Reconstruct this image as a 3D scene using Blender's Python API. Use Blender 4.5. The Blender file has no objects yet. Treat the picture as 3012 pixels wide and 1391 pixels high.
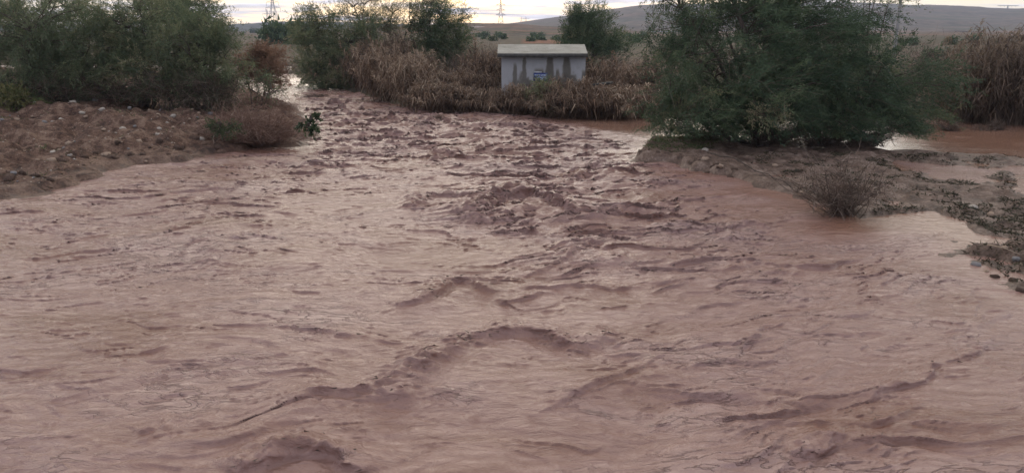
import bpy, math, random
import numpy as np

S = bpy.context.scene
COL = S.collection
rnd = random.Random(7)
R = math.radians

# ------------------------------------------------------------------ camera, sky, sun, exposure
FPX, PW, PH = 2233.0, 3012.0, 1391.0      # focal length and frame of the photograph in its own pixels
CAMH = 3.2
PITCH = math.atan((695.5 - 95.0) / FPX)
cam_d = bpy.data.cameras.new('camera'); cam = bpy.data.objects.new('camera', cam_d); COL.objects.link(cam)
cam.location = (0, 0, CAMH); cam.rotation_euler = (math.pi / 2 - PITCH, 0, 0)
cam_d.sensor_width = 36.0; cam_d.lens = FPX / PW * 36.0
cam_d.clip_start = 0.1; cam_d.clip_end = 20000
S.camera = cam

SUN_EL, SUN_AZ = R(7.0), R(-4.0)           # low sun behind thin cloud, ahead of the camera
world = bpy.data.worlds.new('World'); S.world = world; world.use_nodes = True
wn, wl = world.node_tree.nodes, world.node_tree.links
wn.clear()
def N(tree, t, **kw):
    n = tree.nodes.new(t)
    for k, v in kw.items():
        setattr(n, k, v)
    return n
def build_world():
    nt = world.node_tree; L = nt.links.new
    out = N(nt, 'ShaderNodeOutputWorld'); bg = N(nt, 'ShaderNodeBackground'); bg.inputs['Strength'].default_value = 0.1
    sky = N(nt, 'ShaderNodeTexSky'); sky.sky_type = 'NISHITA'; sky.sun_disc = False
    sky.sun_elevation = SUN_EL; sky.sun_rotation = SUN_AZ; sky.air_density = 1.0; sky.dust_density = 2.0; sky.ozone_density = 2.0
    tc = N(nt, 'ShaderNodeTexCoord'); sep = N(nt, 'ShaderNodeSeparateXYZ'); L(tc.outputs['Generated'], sep.inputs[0])
    # cloud deck: direction projected on a flat layer
    mz = N(nt, 'ShaderNodeMath', operation='MAXIMUM'); L(sep.outputs['Z'], mz.inputs[0]); mz.inputs[1].default_value = 0.0
    az = N(nt, 'ShaderNodeMath', operation='ADD'); L(mz.outputs[0], az.inputs[0]); az.inputs[1].default_value = 0.035
    dx = N(nt, 'ShaderNodeMath', operation='DIVIDE'); L(sep.outputs['X'], dx.inputs[0]); L(az.outputs[0], dx.inputs[1])
    dy = N(nt, 'ShaderNodeMath', operation='DIVIDE'); L(sep.outputs['Y'], dy.inputs[0]); L(az.outputs[0], dy.inputs[1])
    cb = N(nt, 'ShaderNodeCombineXYZ'); L(dx.outputs[0], cb.inputs[0]); L(dy.outputs[0], cb.inputs[1])
    n1 = N(nt, 'ShaderNodeTexNoise'); n1.inputs['Scale'].default_value = 0.42; n1.inputs['Detail'].default_value = 9; n1.inputs['Roughness'].default_value = 0.58; n1.inputs['Distortion'].default_value = 0.35
    L(cb.outputs[0], n1.inputs['Vector'])
    cov = N(nt, 'ShaderNodeMapRange'); cov.interpolation_type = 'SMOOTHSTEP'
    cov.inputs['From Min'].default_value = 0.42; cov.inputs['From Max'].default_value = 0.62
    L(n1.outputs['Fac'], cov.inputs['Value'])
    # how near the sun's direction
    sd = N(nt, 'ShaderNodeVectorMath', operation='DOT_PRODUCT'); L(tc.outputs['Generated'], sd.inputs[0])
    sd.inputs[1].default_value = (math.sin(SUN_AZ) * math.cos(SUN_EL), math.cos(SUN_AZ) * math.cos(SUN_EL), math.sin(SUN_EL))
    glow = N(nt, 'ShaderNodeMapRange'); glow.interpolation_type = 'SMOOTHSTEP'
    glow.inputs['From Min'].default_value = -0.3; glow.inputs['From Max'].default_value = 1.0
    L(sd.outputs['Value'], glow.inputs['Value'])
    ccol = N(nt, 'ShaderNodeMix', data_type='RGBA'); L(glow.outputs[0], ccol.inputs[0])
    ccol.inputs[6].default_value = (5.1, 5.0, 5.65, 1); ccol.inputs[7].default_value = (5.9, 5.65, 6.25, 1)
    # light and dark within the deck
    n2 = N(nt, 'ShaderNodeTexNoise'); n2.inputs['Scale'].default_value = 1.1; n2.inputs['Detail'].default_value = 7; n2.inputs['Roughness'].default_value = 0.6
    L(cb.outputs[0], n2.inputs['Vector'])
    sh = N(nt, 'ShaderNodeMapRange'); sh.inputs['From Min'].default_value = 0.3; sh.inputs['From Max'].default_value = 0.7; sh.inputs['To Min'].default_value = 0.58; sh.inputs['To Max'].default_value = 1.2
    L(n2.outputs['Fac'], sh.inputs['Value'])
    cm = N(nt, 'ShaderNodeVectorMath', operation='SCALE'); L(ccol.outputs[2], cm.inputs[0]); L(sh.outputs[0], cm.inputs['Scale'])
    # thin veil lit by the sun where the deck opens
    veil = N(nt, 'ShaderNodeMix', data_type='RGBA'); L(glow.outputs[0], veil.inputs[0])
    veil.inputs[6].default_value = (3.9, 4.3, 5.4, 1); veil.inputs[7].default_value = (8.0, 7.2, 5.6, 1)
    op = N(nt, 'ShaderNodeMix', data_type='RGBA'); op.inputs[0].default_value = 0.8; L(sky.outputs[0], op.inputs[6]); L(veil.outputs[2], op.inputs[7])
    mix = N(nt, 'ShaderNodeMix', data_type='RGBA'); L(cov.outputs[0], mix.inputs[0]); L(op.outputs[2], mix.inputs[6]); L(cm.outputs[0], mix.inputs[7])
    L(mix.outputs[2], bg.inputs['Color']); L(bg.outputs[0], out.inputs['Surface'])
build_world()

sun_d = bpy.data.lights.new('sun', 'SUN'); sun = bpy.data.objects.new('sun', sun_d); COL.objects.link(sun)
sun_d.energy = 0.5; sun_d.angle = R(70); sun_d.color = (1.0, 0.90, 0.80)
sun.rotation_euler = (R(90) - SUN_EL, 0, math.pi - SUN_AZ)   # light travels from +Y (ahead) towards the camera

S.view_settings.view_transform = 'Standard'; S.view_settings.look = 'None'
S.view_settings.exposure = 1.13; S.view_settings.gamma = 1.0; S.view_settings.use_curve_mapping = False
S.render.engine = 'CYCLES'
S.cycles.use_denoising = True
S.cycles.max_bounces = 5; S.cycles.diffuse_bounces = 1; S.cycles.glossy_bounces = 2
S.cycles.transmission_bounces = 2; S.cycles.transparent_max_bounces = 4; S.cycles.volume_bounces = 0
S.cycles.sample_clamp_indirect = 4.0

# ------------------------------------------------------------------ layout helpers
CP, SP = math.cos(PITCH), math.sin(PITCH)
def ray(px, py):
    cx, cy = (px - PW / 2) / FPX, (PH / 2 - py) / FPX
    return np.array([cx, CP + cy * SP, -SP + cy * CP])
def G(px, py, z=0.0):
    d = ray(px, py); t = (z - CAMH) / d[2]
    return np.array([d[0] * t, d[1] * t, z])
def At(px, py, Y):
    d = ray(px, py); t = Y / d[1]
    return np.array([d[0] * t, Y, CAMH + d[2] * t])

# ------------------------------------------------------------------ numpy noise
_pr = np.random.RandomState(11)
_perm = np.concatenate([_pr.permutation(256)] * 3).astype(np.int32)
_ang = _pr.rand(256) * 2 * np.pi
_gx, _gy = np.cos(_ang), np.sin(_ang)
def noise(x, y):
    xi = np.floor(x).astype(np.int64); yi = np.floor(y).astype(np.int64)
    xf, yf = x - xi, y - yi
    xi &= 255; yi &= 255
    u = xf * xf * xf * (xf * (xf * 6 - 15) + 10); v = yf * yf * yf * (yf * (yf * 6 - 15) + 10)
    def g(a, b, fx, fy):
        h = _perm[_perm[(xi + a) & 255] + ((yi + b) & 255)]
        return _gx[h] * fx + _gy[h] * fy
    n00, n10 = g(0, 0, xf, yf), g(1, 0, xf - 1, yf)
    n01, n11 = g(0, 1, xf, yf - 1), g(1, 1, xf - 1, yf - 1)
    a = n00 + u * (n10 - n00); b = n01 + u * (n11 - n01)
    return (a + v * (b - a)) * 1.5
def fbm(x, y, o=4, g=0.5):
    s = np.zeros_like(x); a = 1.0
    for i in range(o):
        s += a * noise(x * 2 ** i + 17.3 * i, y * 2 ** i - 9.1 * i); a *= g
    return s
def sstep(a, b, x):
    t = np.clip((x - a) / (b - a), 0, 1); return t * t * (3 - 2 * t)
def poly_sd(x, y, P):
    """signed distance, positive inside the polygon"""
    P = np.asarray(P)[:, :2]; d = np.full(x.shape, 1e9); ins = np.zeros(x.shape, bool)
    for i in range(len(P)):
        a, b = P[i - 1], P[i]
        ex, ey = b - a; l2 = ex * ex + ey * ey + 1e-12
        t = np.clip(((x - a[0]) * ex + (y - a[1]) * ey) / l2, 0, 1)
        d = np.minimum(d, (x - a[0] - t * ex) ** 2 + (y - a[1] - t * ey) ** 2)
        c = (a[1] > y) != (b[1] > y)
        if abs(ey) > 1e-9:
            ins ^= c & (x < ex * (y - a[1]) / ey + a[0])
    d = np.sqrt(d); return np.where(ins, d, -d)

# ------------------------------------------------------------------ mesh helpers
def mesh_np(name, V, F, tint=None, smooth=False):
    V = np.asarray(V, dtype=np.float32); F = np.asarray(F, dtype=np.int32)
    me = bpy.data.meshes.new(name); k = F.shape[1]
    me.vertices.add(len(V)); me.vertices.foreach_set('co', V.ravel())
    me.loops.add(F.size); me.loops.foreach_set('vertex_index', F.ravel())
    me.polygons.add(len(F)); me.polygons.foreach_set('loop_start', np.arange(0, F.size, k, dtype=np.int32))
    me.polygons.foreach_set('loop_total', np.full(len(F), k, dtype=np.int32))
    if smooth:
        me.polygons.foreach_set('use_smooth', np.ones(len(F), dtype=bool))
    me.update(calc_edges=True)
    if tint is not None:
        at = me.attributes.new('tint', 'FLOAT', 'POINT'); at.data.foreach_set('value', np.asarray(tint, dtype=np.float32))
    return me
TINY = ('twigs', 'stems', 'plume', 'blades', 'stalks', 'leaf_fluff', 'crown', 'bracing')
def obj(name, me, mat=None, parent=None, loc=None):
    o = bpy.data.objects.new(name, me); COL.objects.link(o)
    if mat and me is not None:
        if not me.materials:
            me.materials.append(mat)
    if parent is not None:
        o.parent = parent
    if loc is not None:
        o.location = loc
    if name in TINY:
        o['kind'] = 'stuff'
    return o
def tag(o, label=None, cat=None, group=None, kind=None):
    if label: o['label'] = label
    if cat: o['category'] = cat
    if group: o['group'] = group
    if kind: o['kind'] = kind
    return o
def empty(name, loc, label=None, cat=None, group=None, rz=0.0):
    o = bpy.data.objects.new(name, None); COL.objects.link(o)
    o.location = loc; o.rotation_euler = (0, 0, rz); o.empty_display_size = 0.2
    return tag(o, label, cat, group)
def copy_tree(o, parent=None):
    c = o.copy(); COL.objects.link(c); c.parent = parent
    for ch in o.children:
        copy_tree(ch, c)
    return c
def gridF(nr, nc):
    i = np.arange(nr - 1)[:, None] * nc + np.arange(nc - 1)[None]
    return np.stack([i, i + 1, i + nc + 1, i + nc], -1).reshape(-1, 4)
def tubes(paths, radii, sides=3):
    """paths (n,k,3), radii (n,k): open tubes"""
    P = np.asarray(paths, float); n, k, _ = P.shape; r = np.broadcast_to(np.asarray(radii, float), (n, k))
    T = np.gradient(P, axis=1); T /= np.linalg.norm(T, axis=2, keepdims=True) + 1e-9
    ref = np.where(np.abs(T[..., 2:3]) > 0.9, np.array([1.0, 0, 0]), np.array([0, 0, 1.0]))
    A = np.cross(T, ref); A /= np.linalg.norm(A, axis=2, keepdims=True) + 1e-9
    B = np.cross(T, A)
    th = np.arange(sides) * 2 * np.pi / sides
    V = P[:, :, None] + r[:, :, None, None] * (np.cos(th)[:, None] * A[:, :, None] + np.sin(th)[:, None] * B[:, :, None])
    base = (np.arange(n) * k * sides)[:, None, None] + (np.arange(k - 1) * sides)[None, :, None]
    s = np.arange(sides)[None, None]; s2 = (s + 1) % sides
    F = np.stack([base + s, base + s2, base + sides + s2, base + sides + s], -1).reshape(-1, 4)
    return V.reshape(-1, 3), F
def join_np(parts):
    Vs, Fs, off = [], [], 0
    for V, F in parts:
        Vs.append(V); Fs.append(F + off); off += len(V)
    return np.concatenate(Vs), np.concatenate(Fs)
def box_np(c, s, rz=0.0):
    v = np.array([[x, y, z] for z in (-.5, .5) for y in (-.5, .5) for x in (-.5, .5)]) * np.array(s)
    if rz:
        cz, sz = math.cos(rz), math.sin(rz); v = v @ np.array([[cz, sz, 0], [-sz, cz, 0], [0, 0, 1]])
    F = np.array([[0, 2, 3, 1], [4, 5, 7, 6], [0, 1, 5, 4], [2, 6, 7, 3], [0, 4, 6, 2], [1, 3, 7, 5]])
    return v + np.array(c), F

def rs(seed): return np.random.RandomState(seed)
def unit(v): return v / (np.linalg.norm(v, axis=-1, keepdims=True) + 1e-9)
def leaves_np(P, D, Ln, Wd, g):
    n = len(P); Sd = unit(np.cross(D, g.normal(size=(n, 3))))
    V = np.stack([P + Sd * Wd[:, None], P - Sd * Wd[:, None], P + D * Ln[:, None]], 1).reshape(-1, 3)
    F = np.arange(3 * n).reshape(n, 3)
    return V, F

# ------------------------------------------------------------------ materials
def mat_new(name):
    m = bpy.data.materials.new(name); m.use_nodes = True
    return m, m.node_tree, m.node_tree.nodes['Principled BSDF']
def ramp(nt, stops):
    r = N(nt, 'ShaderNodeValToRGB'); e = r.color_ramp.elements
    while len(e) < len(stops): e.new(0.5)
    for i, (p, c) in enumerate(stops):
        e[i].position = p; e[i].color = (*c, 1)
    return r
def foliage_mat(name, stops, trans=0.35, rough=0.6, vary=0.0):
    m, nt, b = mat_new(name); L = nt.links.new
    a = N(nt, 'ShaderNodeAttribute', attribute_name='tint'); r = ramp(nt, stops); L(a.outputs['Fac'], r.inputs[0])
    if vary:
        oi = N(nt, 'ShaderNodeObjectInfo'); va = N(nt, 'ShaderNodeMath', operation='MULTIPLY_ADD'); L(oi.outputs['Random'], va.inputs[0]); va.inputs[1].default_value = vary; va.inputs[2].default_value = -vary / 2
        vb = N(nt, 'ShaderNodeMath', operation='ADD'); L(a.outputs['Fac'], vb.inputs[0]); L(va.outputs[0], vb.inputs[1]); L(vb.outputs[0], r.inputs[0])
    d = N(nt, 'ShaderNodeBsdfTranslucent'); mx = N(nt, 'ShaderNodeMixShader'); mx.inputs[0].default_value = trans
    L(r.outputs[0], b.inputs['Base Color']); L(r.outputs[0], d.inputs['Color'])
    b.inputs['Roughness'].default_value = rough; b.inputs['Specular IOR Level'].default_value = 0.25
    L(b.outputs[0], mx.inputs[1]); L(d.outputs[0], mx.inputs[2]); L(mx.outputs[0], nt.nodes['Material Output'].inputs['Surface'])
    return m
def simple_mat(name, c1, c2, scale=6.0, rough=0.85, bump=0.0, bscale=None, stretch=None, spec=0.3):
    m, nt, b = mat_new(name); L = nt.links.new
    tc = N(nt, 'ShaderNodeTexCoord'); mp = N(nt, 'ShaderNodeMapping'); L(tc.outputs['Object'], mp.inputs[0])
    if stretch: mp.inputs['Scale'].default_value = stretch
    n = N(nt, 'ShaderNodeTexNoise'); n.inputs['Scale'].default_value = scale; n.inputs['Detail'].default_value = 6; n.inputs['Roughness'].default_value = 0.65
    L(mp.outputs[0], n.inputs['Vector'])
    r = ramp(nt, [(0.32, c1), (0.68, c2)]); L(n.outputs['Fac'], r.inputs[0]); L(r.outputs[0], b.inputs['Base Color'])
    b.inputs['Roughness'].default_value = rough; b.inputs['Specular IOR Level'].default_value = spec
    if bump:
        n2 = N(nt, 'ShaderNodeTexNoise'); n2.inputs['Scale'].default_value = bscale or scale * 3; n2.inputs['Detail'].default_value = 5
        L(mp.outputs[0], n2.inputs['Vector'])
        bp = N(nt, 'ShaderNodeBump'); bp.inputs['Strength'].default_value = 1.0; bp.inputs['Distance'].default_value = bump
        L(n2.outputs['Fac'], bp.inputs['Height']); L(bp.outputs[0], b.inputs['Normal'])
    return m
M = {}
M['leaf_olive'] = foliage_mat('leaf_olive', [(0.0, (0.065, 0.091, 0.053)), (0.5, (0.130, 0.164, 0.088)), (0.85, (0.227, 0.238, 0.122)), (1.0, (0.326, 0.282, 0.171))])
M['leaf_green'] = foliage_mat('leaf_green', [(0.0, (0.040, 0.066, 0.039)), (0.5, (0.083, 0.122, 0.064)), (0.85, (0.160, 0.192, 0.097)), (1.0, (0.240, 0.216, 0.115))])
M['leaf_rust'] = foliage_mat('leaf_rust', [(0.0, (0.13, 0.078, 0.052)), (0.5, (0.225, 0.135, 0.088)), (1.0, (0.33, 0.205, 0.135))])
M['leaf_dark'] = foliage_mat('leaf_dark', [(0.0, (0.024, 0.039, 0.021)), (1.0, (0.075, 0.105, 0.045))])
M['reed'] = foliage_mat('reed', [(0.0, (0.055, 0.037, 0.028)), (0.35, (0.109, 0.070, 0.049)), (0.7, (0.207, 0.132, 0.087)), (1.0, (0.386, 0.301, 0.216))], 0.25, vary=0.4)
M['reed_right'] = foliage_mat('reed_right', [(0.0, (0.060, 0.043, 0.034)), (0.35, (0.115, 0.079, 0.059)), (0.7, (0.178, 0.126, 0.085)), (1.0, (0.289, 0.225, 0.162))], 0.3, vary=0.3)
M['twig'] = foliage_mat('twig', [(0.0, (0.05, 0.036, 0.028)), (0.6, (0.14, 0.095, 0.070)), (1.0, (0.32, 0.26, 0.21))], 0.0, 0.8)
M['twig_red'] = foliage_mat('twig_red', [(0.0, (0.11, 0.062, 0.045)), (0.6, (0.24, 0.145, 0.105)), (1.0, (0.42, 0.32, 0.25))], 0.0, 0.8)
M['grass'] = foliage_mat('grass', [(0.0, (0.039, 0.058, 0.023)), (0.6, (0.085, 0.111, 0.042)), (1.0, (0.169, 0.156, 0.065))])
M['debris'] = foliage_mat('debris', [(0.0, (0.022, 0.020, 0.012)), (0.6, (0.055, 0.05, 0.026)), (1.0, (0.13, 0.09, 0.055))], 0.0, 0.7)
M['fleck'] = foliage_mat('fleck', [(0.0, (0.030, 0.020, 0.016)), (1.0, (0.085, 0.055, 0.042))], 0.0, 0.6)
M['bark'] = simple_mat('bark', (0.035, 0.026, 0.021), (0.11, 0.085, 0.068), 14, 0.9, 0.01, 40, (1, 1, 0.25))
M['steel'] = simple_mat('steel', (0.20, 0.21, 0.22), (0.32, 0.33, 0.34), 2, 0.55)

def earth_mat(name, a, b_, c, wet=True, gscale=3.0):
    m, nt, b = mat_new(name); L = nt.links.new
    g = N(nt, 'ShaderNodeNewGeometry'); sep = N(nt, 'ShaderNodeSeparateXYZ'); L(g.outputs['Position'], sep.inputs[0])
    n = N(nt, 'ShaderNodeTexNoise'); n.inputs['Scale'].default_value = gscale; n.inputs['Detail'].default_value = 9; n.inputs['Roughness'].default_value = 0.68
    L(g.outputs['Position'], n.inputs['Vector'])
    r = ramp(nt, [(0.38, a), (0.50, b_), (0.63, c)]); L(n.outputs['Fac'], r.inputs[0])
    n2 = N(nt, 'ShaderNodeTexNoise'); n2.inputs['Scale'].default_value = 24; n2.inputs['Detail'].default_value = 6; n2.inputs['Roughness'].default_value = 0.7
    L(g.outputs['Position'], n2.inputs['Vector'])
    vm = N(nt, 'ShaderNodeMapRange'); vm.inputs['From Min'].default_value = 0.3; vm.inputs['From Max'].default_value = 0.72; vm.inputs['To Min'].default_value = 0.62; vm.inputs['To Max'].default_value = 1.35
    L(n2.outputs['Fac'], vm.inputs['Value'])
    sc = N(nt, 'ShaderNodeVectorMath', operation='SCALE'); L(r.outputs[0], sc.inputs[0]); L(vm.outputs[0], sc.inputs['Scale'])
    L(sc.outputs[0], b.inputs['Base Color'])
    b.inputs['Roughness'].default_value = 0.9; b.inputs['Specular IOR Level'].default_value = 0.3
    if wet:   # mud soaked by the flood is glossier near the water line
        w = N(nt, 'ShaderNodeMapRange'); w.inputs['From Min'].default_value = 0.03; w.inputs['From Max'].default_value = 0.22; w.inputs['To Min'].default_value = 0.38; w.inputs['To Max'].default_value = 0.9
        ad = N(nt, 'ShaderNodeMath', operation='MULTIPLY_ADD'); ad.inputs[1].default_value = 0.25; L(n.outputs['Fac'], ad.inputs[0]); L(sep.outputs['Z'], ad.inputs[2])
        sb = N(nt, 'ShaderNodeMath', operation='SUBTRACT'); L(ad.outputs[0], sb.inputs[0]); sb.inputs[1].default_value = 0.125
        L(sb.outputs[0], w.inputs['Value']); L(w.outputs[0], b.inputs['Roughness'])
    bp = N(nt, 'ShaderNodeBump'); bp.inputs['Strength'].default_value = 1.0; bp.inputs['Distance'].default_value = 0.06
    L(n2.outputs['Fac'], bp.inputs['Height']); L(bp.outputs[0], b.inputs['Normal'])
    return m
M['bank'] = earth_mat('bank_earth', (0.055, 0.030, 0.021), (0.128, 0.073, 0.050), (0.225, 0.146, 0.103))
M['mud'] = earth_mat('island_mud', (0.072, 0.045, 0.032), (0.160, 0.105, 0.077), (0.26, 0.19, 0.148))

def plain_mat():
    m, nt, b = mat_new('plain'); L = nt.links.new
    g = N(nt, 'ShaderNodeNewGeometry'); a = N(nt, 'ShaderNodeAttribute', attribute_name='tint')
    r = ramp(nt, [(0.0, (0.102, 0.071, 0.051)), (0.33, (0.075, 0.065, 0.041)), (0.6, (0.170, 0.078, 0.048)), (0.8, (0.109, 0.085, 0.061)), (1.0, (0.044, 0.071, 0.024))])
    L(a.outputs['Fac'], r.inputs[0])
    n = N(nt, 'ShaderNodeTexNoise'); n.inputs['Scale'].default_value = 0.35; n.inputs['Detail'].default_value = 10; n.inputs['Roughness'].default_value = 0.72
    L(g.outputs['Position'], n.inputs['Vector'])
    vm = N(nt, 'ShaderNodeMapRange'); vm.inputs['From Min'].default_value = 0.32; vm.inputs['From Max'].default_value = 0.7; vm.inputs['To Min'].default_value = 0.5; vm.inputs['To Max'].default_value = 1.35
    L(n.outputs['Fac'], vm.inputs['Value'])
    sc = N(nt, 'ShaderNodeVectorMath', operation='SCALE'); L(r.outputs[0], sc.inputs[0]); L(vm.outputs[0], sc.inputs['Scale'])
    L(sc.outputs[0], b.inputs['Base Color']); b.inputs['Roughness'].default_value = 0.95; b.inputs['Specular IOR Level'].default_value = 0.1
    return m
M['plain'] = plain_mat()

def water_mat():
    m, nt, b = mat_new('muddy_water'); L = nt.links.new
    g = N(nt, 'ShaderNodeNewGeometry')
    mp = N(nt, 'ShaderNodeMapping'); L(g.outputs['Position'], mp.inputs[0]); mp.inputs['Rotation'].default_value = (0, 0, R(-14)); mp.inputs['Scale'].default_value = (0.45, 1.0, 1.0)
    n = N(nt, 'ShaderNodeTexNoise'); n.inputs['Scale'].default_value = 0.7; n.inputs['Detail'].default_value = 8; n.inputs['Roughness'].default_value = 0.62; n.inputs['Distortion'].default_value = 0.8
    L(mp.outputs[0], n.inputs['Vector'])
    r = ramp(nt, [(0.34, (0.190, 0.098, 0.072)), (0.49, (0.250, 0.146, 0.120)), (0.66, (0.300, 0.193, 0.168))]); L(n.outputs['Fac'], r.inputs[0])
    b.inputs['IOR'].default_value = 1.37
    a = N(nt, 'ShaderNodeAttribute', attribute_name='tint')
    sl = N(nt, 'ShaderNodeMapRange'); sl.inputs['From Min'].default_value = 0.12; sl.inputs['From Max'].default_value = 0.42; L(a.outputs['Fac'], sl.inputs['Value'])
    silt = N(nt, 'ShaderNodeMix', data_type='RGBA'); L(sl.outputs[0], silt.inputs[0]); silt.inputs[6].default_value = (0.225, 0.122, 0.078, 1); L(r.outputs[0], silt.inputs[7]); L(silt.outputs[2], b.inputs['Base Color'])
    rm = N(nt, 'ShaderNodeMapRange'); rm.inputs['From Min'].default_value = 0.3; rm.inputs['From Max'].default_value = 0.7; rm.inputs['To Min'].default_value = 0.10; rm.inputs['To Max'].default_value = 0.24
    L(n.outputs['Fac'], rm.inputs['Value'])
    rc = N(nt, 'ShaderNodeMix', data_type='FLOAT'); L(sl.outputs[0], rc.inputs[0]); rc.inputs[2].default_value = 0.07; L(rm.outputs[0], rc.inputs[3]); L(rc.outputs[0], b.inputs['Roughness'])
    # fine ripples; calm where the sheet carries no waves
    n2 = N(nt, 'ShaderNodeTexNoise'); n2.inputs['Scale'].default_value = 9; n2.inputs['Detail'].default_value = 7; n2.inputs['Roughness'].default_value = 0.62; n2.inputs['Distortion'].default_value = 0.6
    L(mp.outputs[0], n2.inputs['Vector'])
    mp3 = N(nt, 'ShaderNodeMapping'); L(g.outputs['Position'], mp3.inputs[0]); mp3.inputs['Rotation'].default_value = (0, 0, R(-10)); mp3.inputs['Scale'].default_value = (0.36, 1.0, 1.0)
    n3 = N(nt, 'ShaderNodeTexNoise'); n3.inputs['Scale'].default_value = 5.5; n3.inputs['Detail'].default_value = 4; n3.inputs['Roughness'].default_value = 0.55; n3.inputs['Distortion'].default_value = 1.2
    L(mp3.outputs[0], n3.inputs['Vector'])
    ab = N(nt, 'ShaderNodeMath', operation='SUBTRACT'); L(n3.outputs['Fac'], ab.inputs[0]); ab.inputs[1].default_value = 0.5
    ab2 = N(nt, 'ShaderNodeMath', operation='ABSOLUTE'); L(ab.outputs[0], ab2.inputs[0])
    cr = N(nt, 'ShaderNodeMapRange'); cr.interpolation_type = 'SMOOTHSTEP'; cr.inputs['From Min'].default_value = 0.0; cr.inputs['From Max'].default_value = 0.035; cr.inputs['To Min'].default_value = 1.0; cr.inputs['To Max'].default_value = 0.0
    L(ab2.outputs[0], cr.inputs['Value'])
    mk = N(nt, 'ShaderNodeMapRange'); mk.interpolation_type = 'SMOOTHSTEP'; mk.inputs['From Min'].default_value = 0.50; mk.inputs['From Max'].default_value = 0.62; L(n.outputs['Fac'], mk.inputs['Value'])
    cm = N(nt, 'ShaderNodeMath', operation='MULTIPLY'); L(cr.outputs[0], cm.inputs[0]); L(mk.outputs[0], cm.inputs[1])
    cs = N(nt, 'ShaderNodeMath', operation='MULTIPLY_ADD'); L(cm.outputs[0], cs.inputs[0]); cs.inputs[1].default_value = 0.45; L(n2.outputs['Fac'], cs.inputs[2])
    ml = N(nt, 'ShaderNodeMath', operation='MULTIPLY'); L(cs.outputs[0], ml.inputs[0]); L(a.outputs['Fac'], ml.inputs[1])
    bp = N(nt, 'ShaderNodeBump'); bp.inputs['Strength'].default_value = 1.0; bp.inputs['Distance'].default_value = 0.05
    L(ml.outputs[0], bp.inputs['Height']); L(bp.outputs[0], b.inputs['Normal'])
    return m
M['water'] = water_mat()

# ------------------------------------------------------------------ land outlines (on the flood level, z = 0)
def outline(pts):
    return [G(px, py)[:2] for px, py in pts]
LEFT = outline([(-700, 640), (-250, 585), (0, 572), (110, 566), (190, 545), (250, 512), (340, 482), (480, 470), (610, 452), (730, 437), (850, 428), (885, 398), (872, 362),
                (835, 322), (790, 300), (735, 287), (705, 262), (680, 240), (640, 222)]) + [np.array([-40.0, 60]), np.array([-90.0, 62]), np.array([-90.0, 8])]
FARB = outline([(700, 194), (862, 196), (868, 222), (890, 246), (975, 260), (1085, 284), (1200, 316), (1330, 322), (1450, 324), (1560, 336), (1700, 337), (1900, 341), (2300, 347), (2700, 348), (3012, 354), (3500, 375)]) \
       + [np.array([400.0, 30.0]), np.array([9000.0, 800.0]), np.array([9000.0, 9000.0]), np.array([-9000.0, 9000.0]), np.array([-9000.0, 70.0])]
ISLE = outline([(1878, 468), (1900, 478), (1960, 482), (2030, 496), (2100, 506), (2165, 520), (2200, 545), (2260, 560), (2330, 572), (2420, 600), (2540, 640), (2640, 632), (2750, 622),
                (2830, 655), (2900, 690), (3012, 715), (3300, 760), (3800, 700), (3600, 500), (3012, 468), (2800, 452), (2600, 440), (2450, 425), (2250, 412), (2050, 408), (1960, 412), (1900, 432)])
POINT = outline([(2812, 738), (2850, 722), (2920, 705), (3012, 716), (3300, 760), (3300, 960), (3100, 890), (3012, 850), (2955, 830), (2920, 795), (2860, 770)])
POOL = outline([(2640, 476), (2760, 486), (2880, 494), (3012, 520), (3012, 575), (3200, 600), (3200, 520), (3012, 490), (2950, 500), (2880, 540), (2780, 530), (2700, 505)])

def h_left(x, y):
    s = poly_sd(x, y, LEFT) + 0.40 * fbm(x * 0.8, y * 0.8, 4, 0.6) + 0.30
    z = -0.55 + 0.55 * sstep(-1.6, 0.0, s) + 0.15 * sstep(-0.02, 0.16, s) + 0.07 * sstep(0.2, 0.9, s) + 0.42 * sstep(0.6, 8.0, s)
    ter = 0.5 + 0.5 * np.tanh(6 * fbm(x * 0.35 + 4, y * 0.5, 3))          # broken little scarps
    z += sstep(0.0, 1.2, s) * (0.20 * ter + 0.13 * fbm(x * 0.55, y * 0.55, 3) + 0.10 * fbm(x * 1.8, y * 1.8, 4) + 0.07 * np.tanh(5 * fbm(x * 1.3 + 9, y * 1.7, 3)))
    return z
def h_far(x, y):
    s = poly_sd(x, y, FARB)
    n = fbm(x * 0.35, y * 0.35, 4)
    z = -0.6 + 0.6 * sstep(-1.5, 0.0, s) + 0.35 * sstep(0.0, 1.5, s) + 0.5 * sstep(3, 40, s)
    z += np.clip(y - 70, 0, None) * 0.003 + sstep(0, 4, s) * 0.16 * n + sstep(200, 900, y) * 1.6 * fbm(x * 0.004, y * 0.004, 3)
    return z
def h_isle(x, y):
    s = poly_sd(x, y, ISLE) + 0.30 * fbm(x * 1.1, y * 1.1, 4)
    p = poly_sd(x, y, POOL)
    left = sstep(6.4, 3.6, x)                                              # the cut bank with the grassy lip
    z = -0.45 + 0.45 * sstep(-1.1, 0.0, s) + (0.07 + 0.18 * left) * sstep(-0.02, 0.22 - 0.05 * left, s) + 0.03 * sstep(0.3, 2.5, s)
    z += sstep(0.0, 0.6, s) * (0.10 * fbm(x * 0.9, y * 0.9, 4, 0.6) + 0.035 * fbm(x * 4, y * 4, 3)) + 0.06 * left * sstep(-0.1, 0.15, s) * sstep(0.7, 0.2, s) * fbm(x * 3, y * 3, 3)
    z -= 0.24 * sstep(-0.8, 0.5, p + 0.25 * fbm(x * 1.7, y * 1.7, 3))
    return z
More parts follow.
